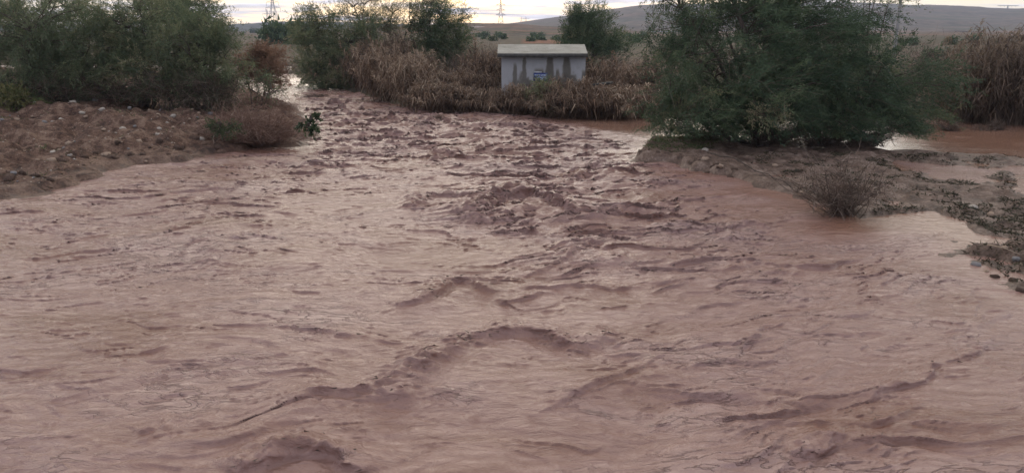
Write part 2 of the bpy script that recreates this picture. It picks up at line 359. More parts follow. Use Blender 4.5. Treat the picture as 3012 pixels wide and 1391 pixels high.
def h_point(x, y):
    s = poly_sd(x, y, POINT) + 0.28 * fbm(x * 1.8, y * 1.8, 4)
    z = -0.35 + 0.35 * sstep(-0.7, 0.0, s) + 0.13 * sstep(0.0, 0.7, s)
    z += sstep(-0.1, 0.4, s) * (0.11 * fbm(x * 2.2, y * 2.2, 4))
    return z

def patch(name, fn, x0, x1, ys, nx, mat, label_tint=None):
    X = np.linspace(x0, x1, nx)[None].repeat(len(ys), 0); Y = np.asarray(ys)[:, None].repeat(nx, 1)
    Z = fn(X.ravel(), Y.ravel()).reshape(X.shape)
    me = mesh_np(name, np.stack([X, Y, Z], -1).reshape(-1, 3), gridF(len(ys), nx), smooth=True)
    return tag(obj(name, me, mat), kind='structure')
left_bank = patch('left_bank', h_left, -44, -6.0, np.concatenate([np.arange(9.5, 29, 0.1), np.arange(29, 64, 0.8)]), 250, M['bank'])
mud_island = patch('mud_island', h_isle, 2.2, 17.0, np.arange(9.5, 25.0, 0.08), 190, M['mud'])
mud_point = patch('mud_point', h_point, 5.0, 12.5, np.arange(6.5, 12.0, 0.05), 150, M['mud'])

# ground sheet to the horizon
def ground():
    d = np.concatenate([np.arange(22, 60, 0.4), np.geomspace(60, 3400, 110)]); nc = 200
    a = np.linspace(-1.15, 1.15, nc)
    Y = d[:, None].repeat(nc, 1); X = Y * a[None]
    x, y = X.ravel(), Y.ravel(); z = h_far(x, y)
    t = 0.18 + 0.16 * fbm(x * 0.012, y * 0.02, 3)
    rows = noise(x * 0.0006 + 3, y * 0.006 + 1.7)
    far = sstep(110, 260, y)
    t = t + far * (np.where(rows > 0.18, 0.55, np.where(rows < -0.15, 0.40, 0.05)))
    gr = sstep(0, 30, poly_sd(x, y, [At(775, 100, 420)[:2] * [1, 1], [-95, 420], [-150, 1000], [-330, 1000]]))
    t = np.where(gr > 0.3, 0.97, t)
    rd = poly_sd(x, y, [[1, 150], [11, 150], [12, 210], [2, 210]])
    t = np.where(rd > 0, 0.6, t)
    me = mesh_np('ground', np.stack([x, y, z], -1), gridF(len(d), nc), np.clip(t, 0, 1), True)
    return tag(obj('ground', me, M['plain']), kind='structure')
ground_o = ground()

def hill(name, prof, D, near, back, stops, seed, rough=0.05):
    px = np.linspace(prof[0][0], prof[-1][0], 260)
    py = np.interp(px, [p[0] for p in prof], [p[1] for p in prof])
    az = (px - PW / 2) / FPX / CP
    zr = CAMH + (95 - py) / FPX * D
    ts = np.concatenate([np.linspace(near, 1, 34), np.linspace(1, back, 16)[1:]])
    X = (az[None] * D * ts[:, None]); Y = np.broadcast_to(D * ts[:, None], X.shape)
    sh = np.where(ts < 1, sstep(near, 1.0, ts) ** 0.8, 1 - sstep(1.0, back, ts) * 0.9)[:, None]
    base = 2.0 + (D * near - 70) * 0.003
    nz = fbm(X.ravel() / D * 14 + seed, Y.ravel() / D * 14, 4).reshape(X.shape)
    Z = base - 1.5 + (zr[None] - base + 1.5) * sh + (zr[None] - base) * rough * nz * np.where(ts < 1, 1 - ts * 0.0, 1)[:, None] * (1 - np.exp(-((ts - 1) / 0.03) ** 2))[:, None]
    t = 0.5 + 0.28 * fbm(X.ravel() / D * 9 + seed, Y.ravel() / D * 30, 4)
    band = noise(X.ravel() / D * 2.2 + seed, Y.ravel() / D * 26)
    t = np.clip(t + 0.25 * np.sign(band) * (np.abs(band) > 0.12), 0, 1)
    me = mesh_np(name, np.stack([X, Y, Z], -1).reshape(-1, 3), gridF(len(ts), 260), t, True)
    m, nt, b = mat_new(name + '_land'); L = nt.links.new
    a = N(nt, 'ShaderNodeAttribute', attribute_name='tint'); r = ramp(nt, stops); L(a.outputs['Fac'], r.inputs[0])
    g = N(nt, 'ShaderNodeNewGeometry'); n = N(nt, 'ShaderNodeTexNoise'); n.inputs['Scale'].default_value = 110.0 / D; n.inputs['Detail'].default_value = 9; n.inputs['Roughness'].default_value = 0.7
    L(g.outputs['Position'], n.inputs['Vector'])
    vm = N(nt, 'ShaderNodeMapRange'); vm.inputs['From Min'].default_value = 0.40; vm.inputs['From Max'].default_value = 0.60; vm.inputs['To Min'].default_value = 0.38; vm.inputs['To Max'].default_value = 1.3
    L(n.outputs['Fac'], vm.inputs['Value'])
    sc = N(nt, 'ShaderNodeVectorMath', operation='SCALE'); L(r.outputs[0], sc.inputs[0]); L(vm.outputs[0], sc.inputs['Scale'])
    L(sc.outputs[0], b.inputs['Base Color']); b.inputs['Roughness'].default_value = 0.95; b.inputs['Specular IOR Level'].default_value = 0.1
    return tag(obj(name, me, m), kind='structure')
hill('far_hill', [(-1200, 78), (0, 74), (300, 76), (560, 82), (690, 80), (750, 73), (800, 72), (850, 68), (960, 66), (1100, 71), (1300, 78), (1600, 84), (2200, 80)], 1500, 0.55, 1.5,
     [(0.2, (0.053, 0.065, 0.071)), (0.8, (0.074, 0.081, 0.081))], 3)  # blue of the distance haze is mixed into this land colour
hill('ridge_hill', [(1340, 92), (1400, 84), (1480, 75), (1560, 65), (1640, 55), (1700, 46), (1780, 35), (1850, 26), (1930, 23), (2100, 20), (2400, 18), (2640, 25), (2800, 33), (2870, 34), (3012, 28), (3300, 22), (4200, 40)], 2100, 0.45, 1.6,
     [(0.1, (0.050, 0.059, 0.034)), (0.45, (0.093, 0.071, 0.053)), (0.75, (0.118, 0.081, 0.059)), (0.95, (0.062, 0.071, 0.037))], 8)
hill('near_rise', [(950, 92), (1150, 84), (1300, 76), (1390, 73), (1450, 73), (1510, 74), (1580, 78), (1680, 84), (1800, 90), (1900, 95)], 720, 0.36, 1.5,
     [(0.1, (0.056, 0.056, 0.034)), (0.45, (0.099, 0.071, 0.053)), (0.62, (0.149, 0.077, 0.050)), (0.9, (0.053, 0.062, 0.031))], 14, 0.12)

# ------------------------------------------------------------------ flood water
CRESTS = [  # outline of a standing wave or curling ridge: points, height, width behind, width in front, roughness
    ([(1110, 1185), (1190, 1160), (1240, 1092), (1290, 1050), (1400, 985), (1470, 968), (1560, 965), (1640, 985), (1690, 1012), (1760, 992), (1815, 962)], 0.17, 0.26, 0.75, 0.5),
    ([(1560, 1218), (1620, 1190), (1690, 1150), (1770, 1120), (1870, 1085), (1920, 1052), (1990, 1036)], 0.065, 0.14, 0.10, 0.3),
    ([(820, 1196), (900, 1175), (945, 1160), (1010, 1172), (1090, 1152), (1190, 1103), (1290, 1052)], 0.10, 0.15, 0.28, 0.7),
    ([(690, 1400), (760, 1365), (840, 1335), (905, 1322), (975, 1332), (1020, 1360), (1060, 1400)], 0.22, 0.18, 0.42, 0.5),
    ([(1412, 655), (1432, 625), (1480, 592), (1520, 579), (1565, 580), (1620, 600), (1690, 636), (1722, 652)], 0.27, 0.45, 0.62, 1.0),
    ([(1225, 620), (1268, 586), (1330, 580), (1368, 590), (1405, 594)], 0.17, 0.4, 0.6, 0.8),
    ([(1165, 897), (1240, 880), (1300, 850), (1338, 818), (1365, 818), (1405, 834), (1450, 852)], 0.14, 0.2, 0.32, 0.4),
    ([(1440, 880), (1500, 872), (1560, 862), (1600, 850), (1628, 852)], 0.07, 0.14, 0.12, 0.7),
    ([(1510, 846), (1560, 835), (1640, 838), (1720, 832), (1800, 842), (1900, 838)], 0.06, 0.14, 0.12, 0.6),
    ([(2045, 694), (2120, 674), (2180, 662), (2220, 655), (2262, 664)], 0.13, 0.2, 0.2, 1.0),
    ([(2125, 706), (2180, 694), (2225, 688)], 0.09, 0.15, 0.15, 1.0),
    ([(2540, 1184), (2600, 1150), (2690, 1132), (2740, 1104), (2736, 1076)], 0.075, 0.14, 0.10, 1.0),
    ([(2745, 1082), (2790, 1074), (2860, 1052), (2915, 1020)], 0.06, 0.13, 0.09, 0.9),
    ([(2160, 1064), (2180, 1020), (2226, 994), (2238, 962), (2330, 958)], 0.05, 0.12, 0.08, 0.6),
    ([(395, 1278), (450, 1264), (480, 1240), (502, 1218)], 0.05, 0.1, 0.08, 0.3),
    ([(430, 1310), (520, 1246), (570, 1240), (612, 1262)], 0.04, 0.1, 0.09, 0.8),
    ([(-60, 1070), (20, 1086), (70, 1094), (140, 1088), (190, 1078)], 0.045, 0.12, 0.08, 0.3),
    ([(2345, 1340), (2400, 1312), (2450, 1285), (2480, 1292)], 0.10, 0.14, 0.16, 1.0),
    ([(2270, 1160), (2285, 1180), (2300, 1205)], 0.05, 0.1, 0.08, 0.8),
    ([(710, 690), (760, 702), (830, 715)], 0.06, 0.14, 0.10, 0.6),
    ([(1700, 520), (1780, 480), (1860, 470)], 0.14, 0.3, 0.25, 0.9),
    ([(1640, 560), (1700, 520), (1740, 512)], 0.11, 0.3, 0.22, 0.9),
    ([(1260, 395), (1270, 360), (1300, 345), (1340, 372), (1360, 382)], 0.22, 0.6, 0.5, 1.0),
    ([(1380, 378), (1450, 372), (1560, 380), (1590, 376)], 0.17, 0.5, 0.35, 1.0),
    ([(1020, 335), (1060, 350), (1100, 348)], 0.15, 0.5, 0.35, 1.0),
    ([(960, 305), (1000, 318), (1060, 322)], 0.12, 0.5, 0.3, 1.0),
    ([(1140, 448), (1200, 440), (1290, 436)], 0.14, 0.4, 0.3, 1.0),
    ([(1270, 478), (1310, 455), (1350, 462), (1400, 470)], 0.16, 0.4, 0.4, 1.0),
    ([(2080, 742), (2120, 735), (2160, 742)], 0.10, 0.2, 0.16, 0.5),
    ([(1940, 672), (2000, 662), (2060, 668)], 0.06, 0.2, 0.12, 0.8),
    ([(1740, 655), (1800, 640), (1850, 625), (1930, 610)], 0.10, 0.25, 0.16, 0.9),
    ([(1560, 800), (1640, 765), (1720, 720), (1800, 690)], 0.09, 0.2, 0.15, 0.9),
    ([(1620, 720), (1690, 708), (1760, 715), (1800, 700)], 0.08, 0.2, 0.12, 0.9),
]
def water():
    ys = [3.2]
    while ys[-1] < 78:
        y = ys[-1]; ys.append(y + 0.0155 + 0.0020 * max(0, y - 4.4))
    ys = np.array(ys); Xs, Ys, Fs, off = [], [], [], 0
    for lo_, hi_, nc in ((3.2, 8.2, 560), (8.2, 18.5, 500), (18.5, 78.5, 540)):        # finer across where it is farther off
        i0, i1 = max(0, np.searchsorted(ys, lo_) - 2), np.searchsorted(ys, hi_); yb = ys[i0:i1]
        half = np.interp(yb, [3, 8, 20, 80], [1.12, 0.93, 0.81, 0.77])
        Yb = yb[:, None].repeat(nc, 1); Xs.append((Yb * half[:, None] * np.linspace(-1, 1, nc)[None]).ravel()); Ys.append(Yb.ravel())
        Fs.append(gridF(len(yb), nc) + off); off += Yb.size
    x, y = np.concatenate(Xs), np.concatenate(Ys); WF = np.concatenate(Fs)
    land = np.maximum.reduce([poly_sd(x, y, LEFT), poly_sd(x, y, FARB), poly_sd(x, y, ISLE), poly_sd(x, y, POINT)])
    calm = 0.35 + 0.65 * sstep(0.0, 1.6, -land)
    # the side arm behind the island is slack water
    slack = poly_sd(x, y, outline([(1560, 332), (1560, 350), (1700, 380), (1880, 415), (2200, 470), (3012, 560), (3600, 620), (3600, 330), (2300, 330)]))
    calm = calm * (1 - 0.9 * sstep(-0.6, 1.2, slack))
    calm = calm * (1 - 0.75 * sstep(-0.9, 0.6, poly_sd(x, y, outline([(2180, 560), (2380, 600), (2420, 690), (2700, 690), (2900, 720), (2800, 630), (2400, 610)]))))
    # coordinates turned with the current, gently warped
    u = x + 0.15 * y; v = y - (0.10 * x + 0.028 * np.clip(x, 0, 8) ** 2)      # crests slant away on the right
    wu = u + 0.55 * noise(u * 0.5, v * 0.5) + 0.16 * noise(u * 1.9 + 5, v * 1.9); wv = v + 0.5 * noise(u * 0.45 + 9, v * 0.45 + 3) + 0.16 * noise(u * 1.7 - 5, v * 1.7 + 8)
    # where the surface is torn and where it is a smooth sheet
    zone = np.zeros_like(x)
    for (px, py, rx, ry, s) in [(1300, 380, 420, 75, 1.1), (1700, 480, 330, 80, 0.9), (1800, 620, 330, 100, 1.1), (1850, 760, 380, 80, 0.6), (2300, 1150, 420, 170, 0.45), (1000, 330, 250, 60, 0.9),
                                (1560, 620, 160, 50, 0.8), (500, 620, 500, 60, 0.15), (1150, 900, 250, 60, 0.35), (2650, 1300, 350, 120, 0.6), (2500, 800, 400, 100, 0.25), (950, 1230, 250, 80, 0.5)]:
        c = G(px, py); e1 = G(px + rx, py)[0] - c[0]; e2 = (G(px, py - ry)[1] - G(px, py + ry)[1]) / 2
        zone += s * np.exp(-(((x - c[0]) / e1) ** 2 + ((y - c[1]) / e2) ** 2))
    for (px, py, rx, ry, s) in [(1100, 600, 260, 45, 0.7), (1450, 930, 350, 40, 0.8), (1250, 740, 220, 45, 0.7), (1500, 1100, 280, 90, 0.7), (500, 800, 420, 120, 0.25), (1700, 850, 300, 30, 0.3), (2000, 1330, 200, 80, 0.5)]:
        c = G(px, py); e1 = G(px + rx, py)[0] - c[0]; e2 = (G(px, py - ry)[1] - G(px, py + ry)[1]) / 2
        zone -= s * np.exp(-(((x - c[0]) / e1) ** 2 + ((y - c[1]) / e2) ** 2))
    torn = np.clip(0.42 + 0.95 * zone + 0.35 * fbm(x * 0.3 + 3, y * 0.35, 2), 0.04, 1.5)
    distk = np.interp(y, [4, 8, 16, 30, 60], [0.55, 0.68, 0.95, 1.35, 1.7])        # the current is steeper and rougher upstream
    def ridge(s1, s2, o, p, dip):   # thin broken crest lines
        return np.clip(1 - np.abs(noise(wu * s1 + o, wv * s2 - o)) * 1.9, 0, 1) ** p - dip * np.clip(1 - np.abs(noise(wu * s1 + o, (wv + 0.11 / s2) * s2 - o)) * 1.9, 0, 1) ** p
    brk = lambda s, o, lo, hi: sstep(lo, hi, noise(wu * s + o, wv * s * 1.3 - 2 * o))
    swell = 0.085 * fbm(wu * 0.28, wv * 0.42 + 4, 3) + 0.022 * fbm(wu * 0.9 + 6, wv * 1.3, 2) * np.clip(torn, 0, 1.2)
    sharp = np.interp(y, [6, 13], [0.42, 1.0])          # farther off only the thin dark lips still show
    r1 = ridge(0.42, 1.25, 2.0, 9 * sharp, 0.75) * brk(0.55, 3, -0.25, 0.4)
    r2 = ridge(0.85, 2.6, 7.0, 8 * sharp, 0.9) * brk(0.9, 11, -0.15, 0.4)
    r3 = ridge(1.7, 4.8, 13.0, 8 * np.sqrt(sharp), 1.0) * brk(1.8, 23, -0.05, 0.4)
    r4 = ridge(3.4, 9.0, 29.0, 5, 0.8) * brk(3.0, 37, 0.0, 0.4)
    r5 = ridge(2.3, 6.4, 51.0, 7, 1.0) * brk(2.3, 61, 0.05, 0.45)
    crumb = np.clip(0.8 + 0.7 * fbm(wu * 2.2 + 2, wv * 3.5, 2, 0.5), 0.15, 1.6)          # crests swell and sink along their length
    lump = np.clip(fbm(wu * 1.1 + 31, wv * 1.7, 4, 0.6), -0.2, 1.2) * np.clip(torn - 0.55, 0, 1)
    rough = torn * distk
    c1, c2, c3, c4 = 0.080 * r1 * rough * crumb, 0.060 * r2 * rough * crumb, 0.034 * r3 * (0.45 + 0.55 * torn) * distk + 0.022 * r5 * (0.4 + 0.6 * torn) * distk, 0.009 * r4 * (0.5 + 0.5 * torn) * distk
    fine = np.interp(y, [5, 11], [0.8, 1.0]); c3 = c3 * fine; c4 = c4 * fine
    z = swell * np.interp(y, [4, 9, 30], [1.35, 1.1, 1.4]) + c1 + c2 + c3 + c4 + 0.07 * lump * distk + 0.012 * fbm(wu * 3.0, wv * 4.5, 4, 0.55) * (0.5 + torn)
    push = np.interp(y, [7, 14], [1.1, 1.8]) * (np.clip(c1, 0, None) + np.clip(c2, 0, None)) + np.interp(y, [6, 14], [1.6, 2.7]) * np.clip(c3, 0, None) + np.interp(y, [6, 14], [1.0, 2.2]) * np.clip(c4, 0, None)
    # the big standing waves
    fray = fbm(x * 5 + 3, y * 7, 3, 0.6)
    for pts, hgt, wb, wf, rg in CRESTS:
        P = np.array([G(a_, b_)[:2] for a_, b_ in pts]); lo = P.min(0) - 1.6; hi = P.max(0) + 1.6
        idx = np.nonzero((x > lo[0]) & (x < hi[0]) & (y > lo[1]) & (y < hi[1]))[0]
        if not len(idx): continue
        qx, qy = x[idx] + 0.05 * fray[idx] * (wb + wf) * rg * 3, y[idx] + 0.10 * noise(x[idx] * 3, y[idx] * 3) * (wb + wf)
        best = np.full(len(idx), 1e9); side = np.zeros(len(idx)); tt = np.zeros(len(idx))
        L_ = np.concatenate([[0], np.cumsum(np.linalg.norm(np.diff(P, axis=0), axis=1))])
        for i in range(len(P) - 1):
            a_, b_ = P[i], P[i + 1]; e = b_ - a_; l2 = e @ e
            t = np.clip(((qx - a_[0]) * e[0] + (qy - a_[1]) * e[1]) / l2, 0, 1)
            dx_, dy_ = qx - a_[0] - t * e[0], qy - a_[1] - t * e[1]; d2 = dx_ ** 2 + dy_ ** 2
            m_ = d2 < best; best = np.where(m_, d2, best)
            side = np.where(m_, e[0] * dy_ - e[1] * dx_, side); tt = np.where(m_, (L_[i] + t * (L_[i + 1] - L_[i])) / L_[-1], tt)
        d = np.sqrt(best); end = np.clip(4 * tt * (1 - tt), 0, 1) ** 0.45
        back = side > 0                                  # crest drawn left to right: its far side is on the left hand
        f = np.where(back, np.exp(-(d / wb) ** 1.6), 0.55 * np.exp(-(d / wf) ** 1.3) + 0.45 * np.exp(-(d / (0.16 * wf + 0.035))))
        f = f - np.where(back, 0, 0.40 * np.exp(-((d - 0.22 * wf - 0.03) / (0.13 * wf + 0.02)) ** 2))
        hh = 0.72 * hgt * end * f * (1 + 0.35 * rg * np.clip(fray[idx], -0.7, 1))
        z[idx] += hh; push[idx] += np.minimum(0.9 * np.clip(hh, 0, hgt), 0.55 * wb) * np.exp(-d / (0.45 * wb))
        fr = fbm(x[idx] * 4, y[idx] * 9, 3, 0.55) * end * rg * (0.5 + hgt * 3); z[idx] += 0.022 * fr * np.exp(-(d / wf) ** 2) + 0.024 * fr * np.exp(-d / (0.12 * wf + 0.03)); push[idx] += 0.03 * np.clip(fr, 0, None) * np.exp(-d / (0.2 * wf + 0.03))
    z *= calm; push *= calm
    z -= 0.16 * sstep(0.5, 1.4, np.maximum(poly_sd(x, y, LEFT), poly_sd(x, y, FARB)))
    V = np.stack([x + 0.12 * push * noise(x * 2, y * 2), y - push, z], -1)
    g = rs(930); sc_ = push * calm; w8 = np.clip(sc_ - 0.02, 0, 0.03) * (y < 45) * np.interp(y, [4, 12, 30], [0.5, 1.0, 1.0]); w8 /= w8.sum()  # dark flecks added along the crests to deepen their shade, shaped like drift
    pick = g.choice(len(x), 900, p=w8); n = len(pick); Pf = V[pick] + np.stack([g.normal(size=n) * 0.03, g.normal(size=n) * 0.02, np.full(n, 0.004)], -1)
    Df = unit(np.stack([1.0 + 0 * g.rand(n), 0.25 + 0.5 * g.normal(size=n), 0.25 * g.normal(size=n)], -1) * np.sign(g.normal(size=(n, 1))))
    Vf, Ff = leaves_np(Pf, Df, (0.03 + 0.07 * g.rand(n)) * np.interp(Pf[:, 1], [5, 25], [0.8, 1.6]), (0.004 + 0.006 * g.rand(n)) * np.interp(Pf[:, 1], [5, 25], [0.8, 1.8]), g)
    tag(obj('crest_shade_flecks', mesh_np('crest_shade_flecks', Vf, Ff, np.repeat(g.rand(n), 3)), M['fleck']), 'dark straw and twig flecks added to deepen the shade on the wave crests', 'debris', kind='stuff')
    me = mesh_np('flood_water', V, WF, np.maximum(0.12 + 0.75 * calm, 0.5 * sstep(-0.6, 0.3, poly_sd(x, y, POOL))), True)
    return tag(obj('flood_water', me, M['water']), kind='structure')
water_o = water()

# ------------------------------------------------------------------ vegetation
def lobe(px, py, Y, rx, rz, ry=None):
    """crown lobe from its place and radii in the photograph at depth Y"""
    k = Y / FPX; return (At(px, py, Y), np.array([rx * k, (ry if ry else 0.8 * rx * k), rz * k]))
def bez(A, C, B, k):
    t = np.linspace(0, 1, k)[None, :, None]
    return (1 - t) ** 2 * A[:, None] + 2 * t * (1 - t) * C[:, None] + t * t * B[:, None]
def tree(name, label, base, lobes, seed, ncl=120, ntw=12, nlf=26, tw_len=0.8, leaf=(0.10, 0.022), mat='leaf_green', group=None, cat='tree', sweep=(0.5, 0, 0.25), droop=0.15,
         limbs=7, rad=0.11, bare=0.0, low=None, tint0=0.5, twmat='bark', spread=0.5):
    g = rs(seed); base = np.asarray(base, float)
    root = empty(name, base, label, cat, group)
    sweep = np.array(sweep, float)
    vol = np.array([np.prod(r) ** 0.75 for c, r in lobes]); vol /= vol.sum()
    C, O = [], []
    for (c, r), n in zip(lobes, g.multinomial(ncl, vol)):
        d = unit(g.normal(size=(n, 3))); q = d * (g.rand(n, 1) ** 0.42) * r
        C.append(c + q); O.append(unit(q / r + 1e-6))
    C = np.concatenate(C); O = np.concatenate(O)
    if low is not None: C[:, 2] = np.maximum(C[:, 2], low + 0.15 * g.rand(len(C)))
    # limbs rise from the foot towards the lobes
    LC = []
    for i in range(limbs):
        c, r = lobes[i % len(lobes)]
        LC.append(c + unit(g.normal(size=3)) * r * 0.45)
    LC = np.array(LC); A = base + g.normal(size=(limbs, 3)) * [0.12, 0.12, 0]; A[:, 2] = base[2] - 0.25
    mid = A + (LC - A) * 0.45 + g.normal(size=(limbs, 3)) * 0.25; mid[:, 2] += 0.3
    lp = bez(A, mid, LC, 9)
    lp[:, 1:-1] += g.normal(size=lp[:, 1:-1].shape) * 0.05
    lr = np.linspace(1, 0.22, 9)[None] * (rad * (0.6 + 0.5 * g.rand(limbs, 1)))
    trunk = [tubes(lp, lr, 6)]
    # a branch to each clump from the nearest lower point of a limb
    pts = lp[:, 2:].reshape(-1, 3); d2 = ((C[:, None] - pts[None]) ** 2).sum(-1) + 1.5 * np.clip(pts[None, :, 2] - C[:, None, 2], 0, None)
    st = pts[d2.argmin(1)]
    m2 = (st + C) / 2 + g.normal(size=C.shape) * 0.15; m2[:, 2] += 0.12
    bp_ = bez(st, m2, C, 5); trunk.append(tubes(bp_, np.linspace(0.022, 0.008, 5)[None] * (0.7 + 0.7 * g.rand(len(C), 1)), 4))
    # twigs sweep outwards and with the wind
    nT = len(C) * ntw; ci = np.repeat(np.arange(len(C)), ntw)
    D = unit(O[ci] * 0.55 + sweep + g.normal(size=(nT, 3)) * spread)
    ln = tw_len * (0.55 + 0.75 * g.rand(nT, 1)); st = C[ci] + g.normal(size=(nT, 3)) * 0.10 * tw_len - D * ln * 0.25
    en = st + D * ln; en[:, 2] -= droop * ln[:, 0]
    md = st + D * ln * 0.55 + g.normal(size=(nT, 3)) * 0.04; md[:, 2] += 0.03
    if low is not None: en[:, 2] = np.maximum(en[:, 2], low)
    tp = bez(st, md, en, 3)
    show = g.rand(nT) < (0.28 if bare < 0.2 else 0.8); tb = tubes(tp[show], np.linspace(0.006, 0.0025, 3)[None], 3)
    V, F = join_np(trunk)
    obj('trunk', mesh_np('trunk', V - base, F, g.rand(len(V)) * 0.5, True), M[twmat], root)
    obj('twigs', mesh_np('twigs', tb[0] - base, tb[1], 0.2 + 0.6 * np.repeat(g.rand(int(show.sum())), 9)), M['twig'], root)
    # leaf sprays along the twigs
    keep = g.rand(nT) >= bare
    ti = np.repeat(np.nonzero(keep)[0], nlf); n = len(ti)
    t = g.rand(n, 1) ** 0.8
    P = (1 - t) ** 2 * st[ti] + 2 * t * (1 - t) * md[ti] + t * t * en[ti] + g.normal(size=(n, 3)) * 0.035 * tw_len
    Dl = unit(D[ti] + g.normal(size=(n, 3)) * 0.42); Dl[:, 2] -= 0.1
    V, F = leaves_np(P, Dl, leaf[0] * (0.6 + 0.8 * g.rand(n)), leaf[1] * (0.6 + 0.8 * g.rand(n)), g)
    ct = np.clip(tint0 + 0.20 * g.normal(size=len(C)), 0, 1)[ci[ti]] + 0.10 * g.normal(size=nT)[ti] + 0.08 * g.normal(size=n)
    obj('crown', mesh_np('crown', V - base, F, np.repeat(np.clip(ct, 0, 1), 3)), M[mat], root)
    return root
def gz(fn, x, y): return float(fn(np.array([x]), np.array([y]))[0])
def foot(px, Y, fn):
    x = At(px, 300, Y)[0]; return np.array([x, Y, gz(fn, x, Y)])

# the big tree on the island
b_ = foot(2250, 22.0, h_isle)
tree('island_tree', 'large dense green tree leaning right on the grassy mud island', b_,
     [lobe(2060, 215, 21.6, 170, 120), lobe(2250, 120, 22.3, 280, 150), lobe(2420, 230, 21.8, 240, 135), lobe(2600, 250, 22.3, 170, 115), lobe(2200, 270, 21.0, 260, 95), lobe(2010, 320, 21.3, 120, 62), lobe(2360, 20, 22.6, 260, 80),
      lobe(2000, 60, 22.8, 110, 70), lobe(2160, -40, 22.9, 220, 70), lobe(2080, 345, 20.9, 150, 40), lobe(2330, 350, 20.8, 200, 42), lobe(2560, 335, 21.5, 150, 45), lobe(1930, 345, 21.2, 70, 30), lobe(2690, 290, 22.4, 90, 70), lobe(2590, 372, 21.4, 120, 28), lobe(2450, 385, 21.0, 110, 26)],
     101, 450, 13, 44, 1.05, (0.085, 0.010), 'leaf_green', sweep=(0.40, -0.08, 0.10), droop=0.12, limbs=12, rad=0.13, low=0.5, tint0=0.36, spread=0.38)
# left thicket
TH = 'trees of the thicket on the left bank'
for i, (lab, fx, Y, lb, mt, t0, nb) in enumerate([
    ('olive green thicket tree cut by the left edge of the picture', 60, 27.5, [(40, 130, 170, 110), (120, 60, 130, 90), (-40, 200, 170, 80), (90, 225, 120, 55)], 'leaf_olive', 0.45, 150),
    ('dusty olive thicket tree over the white stone on the bank crest', 260, 28.5, [(230, 150, 150, 100), (330, 110, 130, 90), (270, 210, 140, 60)], 'leaf_olive', 0.40, 140),
    ('broad olive thicket tree in the middle of the left bank', 430, 28.0, [(400, 130, 120, 90), (470, 190, 110, 75), (420, 60, 130, 60)], 'leaf_olive', 0.52, 130),
    ('sparse grey green thicket tree standing beside the flood channel', 590, 27.5, [(560, 150, 100, 85), (640, 170, 60, 70), (600, 90, 70, 50), (560, 225, 90, 45)], 'leaf_olive', 0.5, 110),
    ('taller dark tree rising out of the frame behind the thicket', 520, 33.0, [(500, 20, 110, 60), (440, -20, 110, 50), (560, 30, 60, 60)], 'leaf_green', 0.5, 90),
    ('tall tree with yellowish top behind the thicket at far left', 120, 33.5, [(60, 10, 160, 70), (250, 40, 110, 50), (-60, 40, 140, 80)], 'leaf_olive', 0.65, 110)]):
    tree('thicket_tree', lab, foot(fx, Y, h_left), [lobe(px, py, Y + rnd.uniform(-0.8, 0.8), rx, rz) for px, py, rx, rz in lb], 200 + i, nb, 11, 38, 0.95, (0.080, 0.010), mt, TH,
         sweep=(0.12, -0.1, 0.25), droop=0.1, limbs=9, rad=0.07, tint0=t0, low=0.9 if i < 4 else None)
# dark undergrowth below the thicket
for i, (px, Y, w, h, lab) in enumerate([(120, 26.6, 120, 40, 'grey twiggy undergrowth beneath the leftmost thicket tree'), (330, 27.2, 110, 42, 'dark leafless undergrowth below the middle of the thicket'),
                                        (500, 26.8, 110, 45, 'brown twiggy undergrowth on the bank crest near the channel'), (620, 26.4, 80, 40, 'brown leafless scrub at the channel end of the thicket')]):
    f_ = foot(px, Y, h_left)
    tree('undergrowth', lab, f_, [lobe(px, 268, Y, w, h)], 240 + i, 60, 16, 7, 0.8, (0.06, 0.012), 'leaf_dark', 'undergrowth below the thicket', cat='shrub', sweep=(0, 0, 0.35), limbs=8, rad=0.03, bare=0.45, low=f_[2] + 0.05, twmat='bark')
tree('weed_bush', 'pale green feathery bush at the foot of the leftmost tree', foot(45, 25.2, h_left), [lobe(45, 292, 25.2, 75, 22)], 250, 26, 10, 16, 0.5, (0.09, 0.02), 'grass', cat='shrub', sweep=(0, 0, 0.3), limbs=4, rad=0.015, tint0=0.9)
# clump in mid stream bank
MC = 'trees of the clump behind the brown reeds'
tree('clump_tree', 'rounded green tree at the left of the clump, touching the channel', foot(960, 46, h_far), [lobe(930, 150, 46, 75, 75), lobe(960, 80, 46, 80, 50), lobe(1010, 190, 45.5, 95, 55), lobe(920, 210, 45.5, 50, 35), lobe(900, 60, 46.3, 45, 25), lobe(1060, 150, 45.6, 90, 75), lobe(900, 120, 46, 50, 60), lobe(950, 222, 45.2, 75, 30), lobe(1040, 235, 45.2, 80, 28)],
     301, 210, 11, 30, 1.2, (0.115, 0.015), 'leaf_olive', MC, sweep=(-0.15, -0.1, 0.3), limbs=8, rad=0.1, tint0=0.5, low=0.12)
tree('clump_tree', 'half bare brownish tree in the middle of the clump', foot(1100, 47.5, h_far), [lobe(1080, 80, 47.5, 110, 80), lobe(1140, 130, 47.5, 120, 70), lobe(1060, 10, 48, 80, 35), lobe(1180, 60, 47.8, 70, 60), lobe(1120, 190, 47, 120, 50)],
     302, 190, 13, 18, 1.3, (0.11, 0.014), 'leaf_olive', MC, sweep=(0.25, 0, 0.35), limbs=9, rad=0.1, bare=0.28, tint0=0.8, low=0.6)
